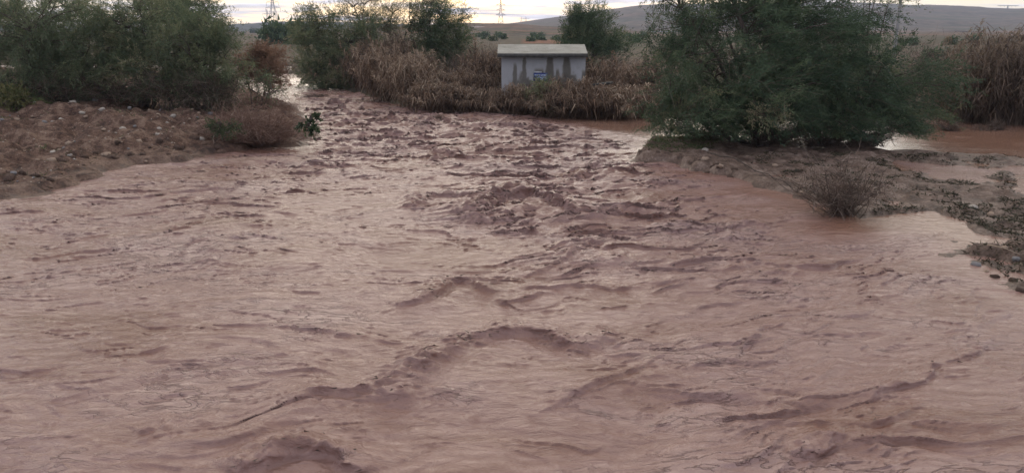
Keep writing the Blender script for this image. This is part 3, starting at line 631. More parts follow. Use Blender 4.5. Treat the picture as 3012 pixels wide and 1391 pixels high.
tree('clump_tree', 'green tree with feathery upswept boughs at the right of the clump', foot(1280, 48, h_far), [lobe(1280, 90, 48, 85, 65), lobe(1320, 140, 47.5, 65, 50), lobe(1250, 20, 48, 70, 40), lobe(1330, 70, 48, 40, 40), lobe(1260, 180, 47.6, 90, 55), lobe(1340, 190, 47.6, 50, 40)],
     303, 180, 11, 28, 1.35, (0.115, 0.015), 'leaf_green', MC, sweep=(0.35, 0, 0.4), limbs=8, rad=0.1, tint0=0.5, low=0.7)
tree('bushy_tree', 'dark green bushy tree with upright shoots behind the hut', foot(1740, 53, h_far), [lobe(1740, 100, 53, 75, 55), lobe(1700, 80, 53, 55, 40), lobe(1790, 130, 53, 70, 40), lobe(1730, 50, 53, 55, 32), lobe(1740, 165, 52.6, 95, 40)],
     304, 170, 11, 28, 1.3, (0.12, 0.016), 'leaf_green', sweep=(0.1, 0, 0.6), limbs=8, rad=0.1, tint0=0.45, low=0.8)
tree('rust_shrub', 'rust brown feathery shrub at the water edge of the channel', foot(765, 31.5, h_left), [lobe(765, 165, 31.5, 66, 36), lobe(735, 205, 31.3, 52, 28), lobe(790, 225, 31.0, 45, 30)],
     305, 85, 12, 24, 0.7, (0.075, 0.012), 'leaf_rust', cat='shrub', sweep=(0.1, 0, 0.35), limbs=7, rad=0.03, tint0=0.5, low=0.5)
tree('channel_sapling', 'thin dark stemmed sapling with sparse leaves in front of the channel water', foot(745, 27.5, h_left), [lobe(745, 235, 27.5, 60, 35), lobe(800, 262, 27.3, 45, 25)],
     306, 24, 9, 7, 0.55, (0.07, 0.014), 'leaf_olive', cat='shrub', sweep=(0.1, 0, 0.2), limbs=6, rad=0.022, tint0=0.5, low=0.6)
tree('half_drowned_plant', 'small dark broad leaved plant standing in the rushing water', G(905, 398), [lobe(905, 368, 19.5, 24, 18), lobe(922, 352, 19.5, 16, 10)],
     307, 10, 6, 7, 0.2, (0.10, 0.03), 'leaf_dark', cat='plant', sweep=(0, 0, 0.2), droop=0.5, limbs=4, rad=0.012, tint0=0.4)

# bare bushes: bundles of curved stems
def bush(name, label, base, n, height, width, seed, mat, lean=(0, 0), cat='bush', group=None, rad=0.008, sub=5, hang=0.2, depth=None, flat=0.0, fan=False):
    g = rs(seed); base = np.asarray(base, float); root = empty(name, base, label, cat, group); depth = depth or width
    def stems(A, B, bow, r0, r1, k=6):
        Cc = (A + B) / 2 + bow; P = bez(A, Cc, B, k); P[:, 1:] += g.normal(size=P[:, 1:].shape) * 0.012 * height
        return P, tubes(P, np.linspace(r0, r1, k)[None] * (0.6 + 0.8 * g.rand(len(A), 1)), 3)
    A = np.stack([g.normal(size=n) * width * 0.12, g.normal(size=n) * depth * 0.10, np.full(n, -0.1)], -1)
    an = g.rand(n) * 2 * np.pi; rr = np.sqrt(g.rand(n)) * (1 + 0.35 * (g.rand(n) > 0.9))
    B = np.stack([np.cos(an) * rr * width * 0.5 + lean[0] * g.rand(n), np.sin(an) * rr * depth * 0.5 + lean[1] * g.rand(n), height * (1 - flat * rr) * (0.25 + 0.75 * g.rand(n) ** 1.2) * (1 - hang * rr ** 2)], -1)
    if fan:
        tl = 1.25 * g.rand(n) ** 0.6; lg = height * (0.40 + 0.75 * g.rand(n) ** 1.6)
        B = np.stack([lg * np.sin(tl) * np.cos(an) * width / height + lean[0] * lg, lg * np.sin(tl) * np.sin(an) * 0.8, 0.08 + lg * np.cos(tl)], -1)
    bow = np.stack([np.zeros(n), np.zeros(n), height * 0.22 * g.rand(n)], -1) + g.normal(size=(n, 3)) * 0.08 * width
    P, t1 = stems(A, B, bow, rad, rad * 0.35)
    m = n * sub; pi = np.repeat(np.arange(n), sub); ki = g.randint(2, 6, m); A2 = P[pi, ki]
    D2 = unit(P[pi, ki] - P[pi, ki - 1] + g.normal(size=(m, 3)) * 0.6); B2 = A2 + D2 * height * (0.15 + 0.3 * g.rand(m, 1)); B2[:, 2] = np.maximum(B2[:, 2], 0.02)
    P2, t2 = stems(A2, B2, g.normal(size=(m, 3)) * 0.03 * height, rad * 0.5, rad * 0.22, 3)
    V, F = t1; obj('stems', mesh_np('stems', V, F, np.repeat(g.rand(n), 18) * 0.6), M[mat], root)
    V, F = t2; obj('twigs', mesh_np('twigs', V, F, np.repeat(np.clip(0.45 + 0.3 * g.normal(size=m), 0, 1), 9)), M[mat], root)
    return root
bush('dry_bush', 'bare grey brown bush swamped by the water before the mud island', G(2480, 634), 85, 1.05, 1.15, 401, 'twig', rad=0.009, sub=10, lean=(-0.08, 0), fan=True)
bush('pale_dead_branch', 'thin pale dead branch sticking up above the bare swamped bush', G(2470, 610), 5, 1.55, 0.5, 402, 'twig', rad=0.008, sub=4)
bush('brush_heap', 'heap of uprooted reddish brush lying on the left bank', G(720, 408, 0.25), 420, 1.3, 3.3, 403, 'twig_red', rad=0.009, sub=7, lean=(0.6, -0.4), depth=1.7, flat=0.55)
bush('brush_heap', 'reddish brown brush trailing into the water behind the uprooted heap', G(770, 335, 0.2), 260, 1.1, 2.6, 404, 'twig_red', rad=0.007, sub=8, lean=(0.4, -0.2), depth=1.5, flat=0.4)
tree('green_tangle', 'dark green foliage caught under the uprooted brush', G(640, 400, 0.4), [lobe(655, 378, 19.3, 45, 16)], 405, 16, 8, 14, 0.3, (0.05, 0.010), 'leaf_dark', cat='shrub', sweep=(0.2, 0, 0), limbs=4, rad=0.012, tint0=0.7)
for i, (px, py, w, h, lab) in enumerate([(2790, 384, 0.9, 0.42, 'low dark grass tussock in the brown side water, the middle one'), (2700, 384, 1.3, 0.5, 'wide dark grass tussock in the brown side water nearest the tree'), (2930, 382, 0.6, 0.4, 'small dark grass tussock in the brown side water beside drift twigs')]):
    bush('water_tussock', lab, G(px, py), 150, h, w, 410 + i, 'twig', rad=0.007, sub=3, cat='grass', group='tussocks in the side water', flat=0.2)
bush('drift_twigs', 'dark drift twigs lodged in the brown side water near the right edge', G(2890, 384), 40, 0.22, 1.2, 415, 'twig', rad=0.012, sub=4, cat='driftwood')
# low boughs of the island tree dipping to the side water
def bough(name, label, pts, r0, seed, nsub=8):
    g = rs(seed); P = np.array(pts); base = P[0].copy(); root = empty(name, base, label, 'branch')
    t = np.linspace(0, 1, 14); seg = np.linspace(0, 1, len(P))
    Q = np.stack([np.interp(t, seg, P[:, k]) for k in range(3)], -1)[None]; Q[:, 1:-1] += g.normal(size=(1, 12, 3)) * 0.03
    parts = [tubes(Q, np.linspace(r0, r0 * 0.3, 14)[None], 5)]
    ki = g.randint(3, 14, nsub); A = Q[0, ki]; B = A + unit(P[-1] - P[0] + g.normal(size=(nsub, 3)) * 0.6) * (0.3 + 0.7 * g.rand(nsub, 1))
    B[:, 2] = np.maximum(B[:, 2], 0.03)
    parts.append(tubes(bez(A, (A + B) / 2 + [0, 0, -0.08], B, 5), np.linspace(r0 * 0.35, r0 * 0.12, 5)[None], 4))
    V, F = join_np(parts); obj('limb', mesh_np('limb', V - base, F, np.full(len(V), 0.1), True), M['bark'], root)
    return root
bough('fallen_bough', 'dark bare bough bent over the side water right of the island tree', [G(2440, 418, 0.3), G(2520, 408, 0.15), G(2600, 392, 0.3), G(2655, 362, 0.7)], 0.045, 420, 9)
bough('fallen_bough', 'thin dark stick lying along the muddy lip of the island', [G(2080, 448, 0.33), G(2170, 470, 0.42), G(2230, 505, 0.3), G(2320, 545, 0.12)], 0.02, 421, 5)

# ------------------------------------------------------------------ reeds
def reed_proto(seed, n, H, W, matn, plume=0.25, leafn=9, sway=(0.5, 0, 0), droopy=1.0):
    """one clump of giant reed: stalks, hanging dry blades, plumes -> dict of meshes"""
    g = rs(seed)
    A = np.stack([g.normal(size=n) * W * 0.26, g.normal(size=n) * W * 0.26, np.full(n, -0.15)], -1)
    out = A[:, :2] * 0.9 + g.normal(size=(n, 2)) * 0.20 * H + np.array(sway[:2]) * H * 0.5 * g.rand(n, 1) ** 0.6
    rr = np.linalg.norm(out, axis=1) / (0.6 * H); h = H * (0.45 + 0.55 * g.rand(n) ** 0.7) * (1 - 0.35 * np.clip(rr, 0, 1.3) ** 2)
    B = np.concatenate([A[:, :2] + out, h[:, None]], 1); Cc = A + (B - A) * 0.5; Cc[:, :2] -= out * 0.30; Cc[:, 2] += 0.18 * h
    P = bez(A, Cc, B, 7); V1, F1 = tubes(P, np.linspace(0.009, 0.004, 7)[None], 3)
    st = mesh_np('stalks', V1, F1, np.repeat(0.35 + 0.45 * g.rand(n), 21))
    m = n * leafn; pi = np.repeat(np.arange(n), leafn); t = (0.12 + 0.88 * g.rand(m, 1))
    S0 = (1 - t) ** 2 * A[pi] + 2 * t * (1 - t) * Cc[pi] + t * t * B[pi]
    an = g.rand(m) * 2 * np.pi; ln = (0.25 + 0.40 * g.rand(m, 1)) * min(1.0, H / 2.2)
    hd = np.stack([np.cos(an) + sway[0] * 0.8, np.sin(an), np.zeros(m)], -1); hd = unit(hd)
    p1 = S0 + hd * ln * 0.45 + np.array([0, 0, 1.0]) * ln * 0.35; p2 = S0 + hd * ln * 0.95 - np.array([0, 0, 1.0]) * ln * (0.25 * droopy + 0.5 * g.rand(m, 1) * droopy)
    sd_ = unit(np.cross(hd, np.array([0, 0, 1.0]) + g.normal(size=(m, 3)) * 0.4)) * (0.010 + 0.010 * g.rand(m, 1))
    V2 = np.stack([S0 - sd_ * 0.6, S0 + sd_ * 0.6, p1 + sd_, p1 - sd_, p2 + sd_ * 0.15, p2 - sd_ * 0.15], 1).reshape(-1, 3)
    b6 = (np.arange(m) * 6)[:, None]; F2 = np.concatenate([b6 + [0, 1, 2, 3], b6 + [3, 2, 4, 5]])
    lf = mesh_np('blades', V2, F2, np.repeat(np.clip(0.45 + 0.24 * g.normal(size=m), 0, 1), 6))
    out_ = {'stalks': st, 'blades': lf}
    q = 34; fi = np.repeat(np.arange(n), q); t = 0.35 + 0.65 * g.rand(n * q, 1) ** 0.7
    Pf = (1 - t) ** 2 * A[fi] + 2 * t * (1 - t) * Cc[fi] + t * t * B[fi] + g.normal(size=(n * q, 3)) * 0.05
    V4, F4 = leaves_np(Pf, unit(g.normal(size=(n * q, 3)) + np.array([sway[0] * 0.8, 0, -0.25])), 0.10 + 0.14 * g.rand(n * q), 0.006 + 0.005 * g.rand(n * q), g)
    out_['leaf_fluff'] = mesh_np('leaf_fluff', V4, F4, np.repeat(np.clip((0.72 if plume > 0.2 else 0.52) + 0.22 * g.normal(size=n)[fi] + 0.1 * g.normal(size=n * q), 0, 1), 3))
    k = int(n * plume)
    if k:
        q = 26; T0 = B[:k]; tp = np.repeat(T0, q, 0); r_ = g.rand(k * q, 1)
        d = unit(np.stack([g.normal(size=k * q) * 0.5 + sway[0] * 1.2, g.normal(size=k * q) * 0.5, np.full(k * q, 0.35)], -1))
        base_ = tp + np.array([sway[0] * 0.12, 0, 0.28]) * r_
        V3, F3 = leaves_np(base_, d, 0.10 + 0.10 * g.rand(k * q), np.full(k * q, 0.010), g)
        out_['plume'] = mesh_np('plume', V3, F3, np.repeat(0.78 + 0.22 * g.rand(k * q), 3))
    for me in out_.values(): me.materials.append(M[matn])   # shared by the copies of this clump
    return out_
def clump(proto, name, label, loc, rz, sc, group):
    r = empty(name, loc, label, 'reeds', group, rz); r.scale = sc
    for k, me in proto.items(): obj(k, me, None, r)
    return r
RP = [reed_proto(500, 85, 2.1, 1.1, 'reed', 0.22, 13, (-0.35, 0, 0)), reed_proto(501, 95, 1.5, 1.3, 'reed', 0.0, 13, (-0.15, 0, 0), 1.5), reed_proto(502, 85, 1.9, 1.0, 'reed', 0.10, 12, (0.12, 0, 0))]
RT = [reed_proto(510, 95, 3.1, 1.3, 'reed_right', 0.10, 12, (0.35, 0, 0)), reed_proto(511, 95, 2.7, 1.3, 'reed_right', 0.06, 13, (0.15, 0, 0), 1.2)]
GL, GH, GR_ = 'brown reeds along the far bank', 'dead reeds round the hut', 'tall reeds at the right edge'
spots = [  # px, py of the foot, prototype, scale, height scale, label
    (1075, 262, 0, 1.15, 1.05, 'leftmost brown reed clump, in front of the rounded clump tree'), (1130, 288, 0, 1.25, 0.92, 'orange brown reed clump with pale plumes bending over the water'),
    (1165, 255, 0, 1.30, 1.12, 'tallest plumed reed clump left of the hut'), (1215, 305, 0, 1.20, 0.85, 'leaning reed clump hanging over the river bend'), (1245, 270, 0, 1.25, 0.80, 'plumed reed clump behind the leaning one at the river bend'),
    (1275, 317, 1, 1.15, 0.68, 'low tangled reed clump behind the pale driftwood stick'), (1310, 280, 2, 1.20, 0.60, 'reed clump midway between the river bend and the hut'), (1340, 318, 1, 1.10, 0.62, 'low brown reed tangle at the water edge left of the hut'),
    (1385, 300, 2, 1.20, 0.70, 'upright reed clump two clumps left of the hut wall'), (1425, 288, 2, 1.20, 1.08, 'tall upright reed clump against the left corner of the hut'), (1410, 322, 1, 1.10, 0.55, 'low reed tangle at the water edge below the hut corner')]
for px, py, k, s_, hs, lab in spots:
    p = G(px, py, 0.15); clump(RP[k], 'reed_clump', lab, p, rnd.uniform(-0.5, 0.5), (s_, s_, s_ * hs), GL)
spots = [(1475, 322, 1, 1.0, 0.48, 'dead reed tangle below the left end of the hut wall'), (1530, 326, 1, 1.0, 0.72, 'dead reed tangle left of the green bush before the hut'), (1632, 332, 1, 1.1, 0.50, 'dead reed tangle below the middle of the hut wall, right of the green bush'),
         (1690, 332, 1, 1.1, 0.80, 'dead reed tangle below the right end of the hut wall'), (1745, 334, 1, 1.20, 0.62, 'dead reed mound just right of the hut by the water'), (1765, 300, 2, 1.10, 0.85, 'brown reed clump above the dark plank right of the hut'),
         (1800, 332, 1, 1.25, 0.66, 'dead reed mound at the water edge between the hut and the island tree'), (1830, 285, 2, 1.20, 0.75, 'brown reed clump half way from the hut to the island tree'), (1870, 330, 1, 1.20, 0.62, 'dead reed mound touching the lower left boughs of the island tree'),
         (1900, 280, 2, 1.20, 0.75, 'brown reed clump showing left of the island tree')]
for px, py, k, s_, hs, lab in spots:
    p = G(px, py, 0.15); clump(RP[k], 'reed_clump', lab, p, rnd.uniform(0, 6.28), (s_ * rnd.uniform(0.85, 1.2), s_, s_ * hs * rnd.uniform(0.85, 1.2)), GH)
spots = [(2830, 352, 1, 1.0, 0.85, 'tall brown reed clump nearest the island tree on the right'), (2890, 352, 0, 1.0, 0.95, 'tall brown reed clump with dark stems, second from the island tree'), (2955, 356, 1, 1.05, 0.95, 'dense brown reed clump third from the island tree'),
         (3020, 358, 0, 1.05, 0.95, 'tall brown reed clump cut by the right edge of the picture'), (2860, 338, 0, 1.05, 0.95, 'tall reed clump in the back row behind the two tussocks'), (2930, 338, 0, 1.1, 1.0, 'tallest reed clump in the back row at right'),
         (3000, 340, 1, 1.1, 1.05, 'back row reed clump at the right edge below the cross beam mast'), (2785, 340, 1, 0.95, 0.8, 'brown reed clump half hidden by the right boughs of the island tree')]
for px, py, k, s_, hs, lab in spots:
    p = G(px, py, 0.1); clump(RT[k], 'tall_reed_clump', lab, p, rnd.uniform(-0.6, 0.6), (s_, s_, s_ * hs), GR_)
tree('hut_bush', 'grey green bush growing before the hut wall under the blue sign', foot(1600, 30.2, h_far), [lobe(1600, 272, 30.3, 52, 32), lobe(1608, 310, 30.0, 40, 25)], 520, 40, 10, 15, 0.5, (0.065, 0.013), 'leaf_olive', cat='bush', sweep=(0, 0, 0.3), limbs=6, rad=0.02, tint0=0.75)
for i, (px, Y, h, w, lab) in enumerate([(1360, 40, 2.1, 2.2, 'pale leafless shrub between the clump and the hut'), (1430, 44, 2.4, 2.2, 'grey leafless shrub behind the left corner of the hut'), (1850, 40, 1.3, 3.2, 'low brown scrub behind the dead reeds left of the island tree'),
                                        (1790, 44, 1.5, 3.0, 'low grey scrub right of the hut roof'), (840, 62, 1.6, 3.5, 'greyish scrub on the far bank at the end of the channel'), (700, 64, 2.0, 4.0, 'brownish grey scrub across the channel behind the rust shrub'),
                                        (2700, 36, 2.6, 2.5, 'bare pale shrub behind the right boughs of the island tree')]):
    f_ = foot(px, Y, h_far); bush('leafless_shrub', lab, f_, 170, h, w, 530 + i, 'twig', cat='shrub', group='leafless shrubs on the far bank', rad=0.011, sub=6)

# drifted tangles under the island tree
for i, (px, py, w, h, lab) in enumerate([(2080, 408, 2.2, 0.45, 'dark tangle of flood drift under the left side of the island tree'), (2250, 414, 2.4, 0.65, 'dark tangle of flood drift round the stem of the island tree'), (2420, 420, 2.2, 0.6, 'dark tangle of flood drift under the right side of the island tree'), (2545, 420, 1.9, 0.5, 'dark tangle of flood drift beside the bent bough of the island tree')]):
    bush('drift_tangle', lab, G(px, py, 0.2), 240, h, w, 440 + i, 'twig', rad=0.009, sub=6, cat='driftwood', group='flood drift under the island tree', depth=0.9)
tree('grey_shoot', 'pale grey green leafy shoot before the foot of the island tree', G(2250, 412, 0.3), [lobe(2250, 340, 20.0, 75, 22)], 445, 22, 8, 9, 0.45, (0.07, 0.016), 'leaf_olive', cat='shrub', sweep=(0.2, 0, 0.2), limbs=4, rad=0.012, tint0=1.0)

# ------------------------------------------------------------------ hut
def hut():
    Y0 = 33.0; xl, xr = At(1475, 200, Y0)[0], At(1722, 200, Y0)[0]; W = xr - xl; Dp = 2.5; zb = 0.05
    ze = At(1600, 166, Y0)[2]; zr = At(1600, 131, Y0 + Dp / 2)[2]
    root = empty('hut', ((xl + xr) / 2, Y0 + Dp / 2, zb), 'small white plastered hut with stained wall and low concrete gable roof', 'hut')
    o = np.array(root.location)
    # front wall: plaster sheet with damp stains that run down from the eaves and up from the ground
    nx, nz = 150, 90; X, Z = np.meshgrid(np.linspace(xl, xr, nx), np.linspace(zb - 0.3, ze, nz))
    u = (X - xl) / W; f = (ze - Z) / (ze - 0.35)                       # f: 0 at the eaves, 1 near the ground
    nzv = fbm(X.ravel() * 3, Z.ravel() * 2.2, 4).reshape(X.shape); st = np.zeros_like(X)
    for uc, w, f0, f1, a in [(0.16, 0.018, 0.15, 1.2, 0.75), (0.275, 0.016, 0.0, 1.2, 0.8), (0.45, 0.055, 0.27, 1.2, 0.9), (0.575, 0.036, 0.0, 1.2, 1.0), (0.67, 0.018, 0.27, 1.2, 0.8), (0.775, 0.036, 0.0, 1.2, 1.0), (0.99, 0.03, 0.3, 1.3, 0.8)]:
        grow = 1 + 1.3 * np.clip(f - f0, 0, 1)
        st = np.maximum(st, a * sstep(1.25, 0.6, np.abs(u - uc + 0.010 * nzv) / (w * grow)) * sstep(f0 - 0.04, f0 + 0.10, f))
    lower = sstep(0.40, 0.62, f + 0.16 * nzv + 0.10 * np.sin(u * 9 + 0.6)) * sstep(0.08, 0.26, u + 0.05 * nzv)
    st = np.clip(np.maximum(st, 0.85 * lower) + 0.10 * nzv, 0, 1)
    bl = 0.012 * nzv
    V = np.stack([X, Y0 + 0 * X + bl, Z], -1).reshape(-1, 3) - o
    m, nt, b = mat_new('stained_plaster'); L = nt.links.new
    a_ = N(nt, 'ShaderNodeAttribute', attribute_name='tint'); r_ = ramp(nt, [(0.0, (0.34, 0.335, 0.335)), (0.25, (0.28, 0.27, 0.255)), (0.6, (0.165, 0.150, 0.130)), (1.0, (0.115, 0.102, 0.086))]); L(a_.outputs['Fac'], r_.inputs[0])
    L(r_.outputs[0], b.inputs['Base Color']); b.inputs['Roughness'].default_value = 0.9
    fw = obj('wall', mesh_np('wall', V, gridF(nz, nx), st.ravel(), True), m, root); fw['label'] = 'white front wall with brown damp streaks'
    pm = simple_mat('plaster', (0.34, 0.33, 0.32), (0.48, 0.48, 0.49), 3, 0.9)
    zg = zr - 0.10
    for xs in (xl, xr):       # gable walls, 0.2 m thick
        x0, x1 = (xs, xs + 0.2) if xs == xl else (xs - 0.2, xs)
        pr = np.array([[Y0 + 0.02, zb - 0.3], [Y0 + Dp, zb - 0.3], [Y0 + Dp, ze], [Y0 + Dp / 2, zg], [Y0 + 0.02, ze]])
        v = np.concatenate([np.column_stack([np.full(5, x0), pr]), np.column_stack([np.full(5, x1), pr])]) - o
        me = bpy.data.meshes.new('gable_wall'); me.from_pydata(v.tolist(), [], [(0, 1, 2, 3, 4), (9, 8, 7, 6, 5)] + [(i, i + 5, (i + 1) % 5 + 5, (i + 1) % 5) for i in range(5)]); me.update()
        obj('gable_wall', me, pm, root)
    v, F = box_np(((xl + xr) / 2, Y0 + Dp - 0.1, (ze + zb - 0.3) / 2), (W - 0.41, 0.2, ze - zb + 0.3)); obj('rear_wall', mesh_np('rear_wall', v - o, F), pm, root)
    # roof: two cast slabs meeting at the ridge, dark weathered edge
    rm = simple_mat('roof_concrete', (0.21, 0.20, 0.165), (0.33, 0.315, 0.27), 2.2, 0.8, 0.01, 20)
    em = simple_mat('roof_edge', (0.045, 0.043, 0.04), (0.10, 0.095, 0.085), 5, 0.9)
    xa, xb_ = At(1463, 150, Y0 - 0.3)[0], At(1729, 150, Y0 - 0.3)[0]; ye = Y0 - 0.3; zt = At(1600, 158, ye)[2]; yr = Y0 + Dp / 2; T = 0.15
    def slab(y0, z0, y1, z1, nm):
        pr = np.array([[y0, z0], [y1, z1], [y1, z1 - T], [y0, z0 - T]])
        v = np.concatenate([np.column_stack([np.full(4, xa), pr]), np.column_stack([np.full(4, xb_), pr])]) - o
        me = bpy.data.meshes.new(nm); me.from_pydata(v.tolist(), [], [(0, 1, 2, 3), (7, 6, 5, 4)] + [(i, i + 4, (i + 1) % 4 + 4, (i + 1) % 4) for i in range(4)]); me.update()
        return obj(nm, me, rm, root)
    sl = slab(ye, zt, yr - 0.002, zr, 'roof_slab'); slab(Y0 + Dp + 0.3, zt, yr + 0.002, zr, 'roof_slab')
    v, F = box_np(((xa + xb_) / 2, ye - 0.011, zt - T / 2 - 0.005), (xb_ - xa, 0.02, T)); obj('fascia', mesh_np('fascia', v - o, F), em, sl)
    # blue sign with pale lettering too worn to read
    bm_, nt2, b2 = mat_new('sign_blue'); b2.inputs['Base Color'].default_value = (0.022, 0.040, 0.15, 1); b2.inputs['Roughness'].default_value = 0.5
    wm, nt3, b3 = mat_new('sign_white'); b3.inputs['Base Color'].default_value = (0.50, 0.57, 0.75, 1); b3.inputs['Roughness'].default_value = 0.6
    c = At(1590, 227, Y0 - 0.03); sw, shh = 40 * Y0 / FPX, 23 * Y0 / FPX
    v, F = box_np(c, (sw, 0.03, shh)); sg = obj('sign', mesh_np('sign', v - o, F), bm_, root); sg['label'] = 'small dark blue sign with worn pale lettering'
    g = rs(77)
    for row, zz in enumerate((0.22, -0.06, -0.26)):
        xx = -0.44
        while xx < 0.36:
            w_ = g.uniform(0.04, 0.13)
            if g.rand() < (0.9, 0.85, 0.35)[row]:
                v, F = box_np(c + np.array([(xx + w_ / 2) * sw, -0.019, (zz + g.uniform(-0.02, 0.02)) * shh]), (w_ * sw, 0.006, shh * g.uniform(0.09, 0.17))); obj('letter', mesh_np('letter', v - o, F), wm, sg)
            xx += w_ + g.uniform(0.012, 0.035)
    v, F = box_np(At(1582, 213, Y0 - 0.012), (0.34, 0.03, 0.07)); obj('sign_ledge', mesh_np('sign_ledge', v - o, F), pm, root)
    return root
hut()
def plank():
    a, b = At(1738, 251, 30.5), At(1800, 244, 30.9); d = b - a; o = (a + b) / 2
    v, F = box_np((0, 0, 0), (np.linalg.norm(d), 0.12, 0.09)); me = mesh_np('plank', v, F)
    p = tag(obj('plank', me, simple_mat('dark_wood', (0.03, 0.032, 0.03), (0.07, 0.07, 0.062), 8, 0.8), loc=o), 'dark weathered plank caught in the reeds right of the hut', 'plank')
    p.rotation_euler = (0, -math.atan2(d[2], np.hypot(d[0], d[1])), math.atan2(d[1], d[0]))
plank()
def stick(name, label, pts, r, mat='twig', t=0.9, cat='driftwood', group=None):
    P = np.array(pts); base = P[0].copy(); k = np.linspace(0, 1, 9); seg = np.linspace(0, 1, len(P))
    Q = np.stack([np.interp(k, seg, P[:, j]) for j in range(3)], -1)[None]
    V, F = tubes(Q, np.linspace(r, r * 0.45, 9)[None], 6)
    return tag(obj(name, mesh_np(name, V - base, F, np.full(len(V), t), True), M[mat], loc=base), label, cat, group)
stick('driftwood_stick', 'pale driftwood stick caught at the water edge of the brown reeds', [G(1290, 318, 0.1), G(1312, 310, 0.15), G(1360, 311, 0.2)], 0.03)
stick('reed_stalk', 'single yellow reed stalk across the muddy point at right', [G(2905, 720, 0.2), G(2950, 728, 0.28), G(3000, 748, 0.2)], 0.011, 'reed', 0.95)
stick('driftwood_stick', 'thin dark twig on the wet mud by the right edge pool', [G(2690, 455, 0.1), G(2706, 466, 0.13), G(2722, 470, 0.08)], 0.013, 'twig', 0.1)

# ------------------------------------------------------------------ stones
def stone_mesh(seed):
    g = rs(seed); nlat, nlon = 4, 7; V = [[0, 0, 1]]
    for i in range(1, nlat):
        for j in range(nlon):
            p, t = math.pi * i / nlat, 2 * math.pi * (j + 0.5 * (i % 2)) / nlon; V.append([math.sin(p) * math.cos(t), math.sin(p) * math.sin(t), math.cos(p)])
    V.append([0, 0, -1]); V = np.array(V); V *= 1 + 0.16 * g.normal(size=(len(V), 1)); V *= [1.0, 0.72 + 0.2 * g.rand(), 0.55 + 0.15 * g.rand()]
    F = [(0, 1 + j, 1 + (j + 1) % nlon) for j in range(nlon)]
    for i in range(nlat - 2):
        for j in range(nlon):
            a, b = 1 + i * nlon + j, 1 + i * nlon + (j + 1) % nlon; F += [(a, a + nlon, b + nlon), (a, b + nlon, b)]
    l = len(V) - 1; F += [(l, l - nlon + (j + 1) % nlon, l - nlon + j) for j in range(nlon)]
    return mesh_np('stone', V, np.array(F), smooth=True)
STM = [simple_mat('stone_pale', (0.265, 0.228, 0.192), (0.406, 0.357, 0.296), 9, 0.85), simple_mat('stone_tan', (0.203, 0.144, 0.104), (0.328, 0.243, 0.174), 9, 0.85), simple_mat('stone_grey', (0.133, 0.125, 0.126), (0.234, 0.217, 0.200), 9, 0.85),
       simple_mat('stone_brown', (0.085, 0.052, 0.038), (0.19, 0.125, 0.092), 7, 0.9, 0.06, 14)]
SM = []
for i in range(12):
    me = stone_mesh(600 + i); me.materials.append(STM[(0, 1, 0, 1, 2, 3, 1, 3, 0, 2, 3, 1)[i]]); SM.append(me)
def stone(parent, x, y, r, fn, k=None, sink=0.3):
    o = obj('stone', SM[rnd.choice((0, 2, 8, 1, 3, 6, 11, 1, 9, 5, 7, 4, 10, 3)) if k is None else k], None, parent); o.location = (x, y, gz(fn, x, y) + r * (0.45 - sink)); o.scale = (r, r, r)
    o.rotation_euler = (rnd.uniform(-0.3, 0.3), rnd.uniform(-0.3, 0.3), rnd.uniform(0, 6.28))
    return o
for px, py, sz, k in [(268, 309, 13, 0), (184, 385, 20, 2), (307, 398, 16, 1), (310, 440, 34, 6), (328, 444, 22, 3), (425, 441, 14, 11), (462, 446, 22, 7), (536, 446, 26, 10), (470, 390, 18, 0), (594, 407, 20, 0), (505, 448, 16, 11), (220, 352, 20, 2),
                      (648, 470, 18, 5), (40, 505, 20, 9), (190, 534, 18, 4), (285, 538, 24, 7), (54, 413, 16, 6), (120, 438, 14, 1), (75, 447, 13, 0), (365, 325, 12, 0), (390, 345, 12, 2), (297, 347, 13, 0), (20, 415, 16, 0), (30, 480, 12, 8), (640, 342, 14, 0), (125, 500, 18, 5)]:
    p = G(px, py, 0.35); stone(left_bank, p[0], p[1], sz * p[1] / FPX * 0.5, h_left, k)
cand = rs(610).rand(4000, 2); n_s = 0
cx, cy = -22 + 15.5 * cand[:, 0], 11.5 + 15.5 * cand[:, 1]
sdl = poly_sd(cx, cy, LEFT); dens = sstep(-0.3, 0.5, fbm(cx * 0.5 + 3, cy * 0.5, 3)) * (sdl > 0.3)
vis = np.abs((cx / (cy * CP + 0.6)) * FPX + PW / 2 - 300) < 420
for x_, y_, d_, v_ in zip(cx, cy, dens, vis):
    if v_ and rnd.random() < d_ * 0.8 and n_s < 245:
        stone(left_bank, x_, y_, rnd.choice([0.025, 0.03, 0.03, 0.035, 0.04, 0.05, 0.06, 0.08, 0.11]), h_left); n_s += 1
cl = rs(640).rand(1500, 2); kx, ky = -24 + 18.5 * cl[:, 0], 11 + 13 * cl[:, 1]; ks = poly_sd(kx, ky, LEFT) + 0.45 * fbm(kx * 0.8, ky * 0.8, 4, 0.6); n_c = 0
for x_, y_, s_ in zip(kx, ky, ks):
    if -0.05 < s_ < 0.8 and n_c < 34 and abs(x_ / (y_ * CP + 0.6) * FPX + PW / 2 - 400) < 520:
        c_ = stone(left_bank, x_, y_, rnd.choice([0.05, 0.07, 0.09, 0.12, 0.16]), h_left, rnd.choice((5, 7, 10)), 0.42); c_.name = 'earth_clod'; c_.scale[2] *= rnd.uniform(0.6, 1.3); c_.rotation_euler[0] = rnd.uniform(-1, 1); n_c += 1
lipx = np.array([1884, 1900, 1960, 2030, 2100, 2165, 2200, 2260]); lipy = np.array([458, 474, 480, 492, 502, 514, 536, 552])
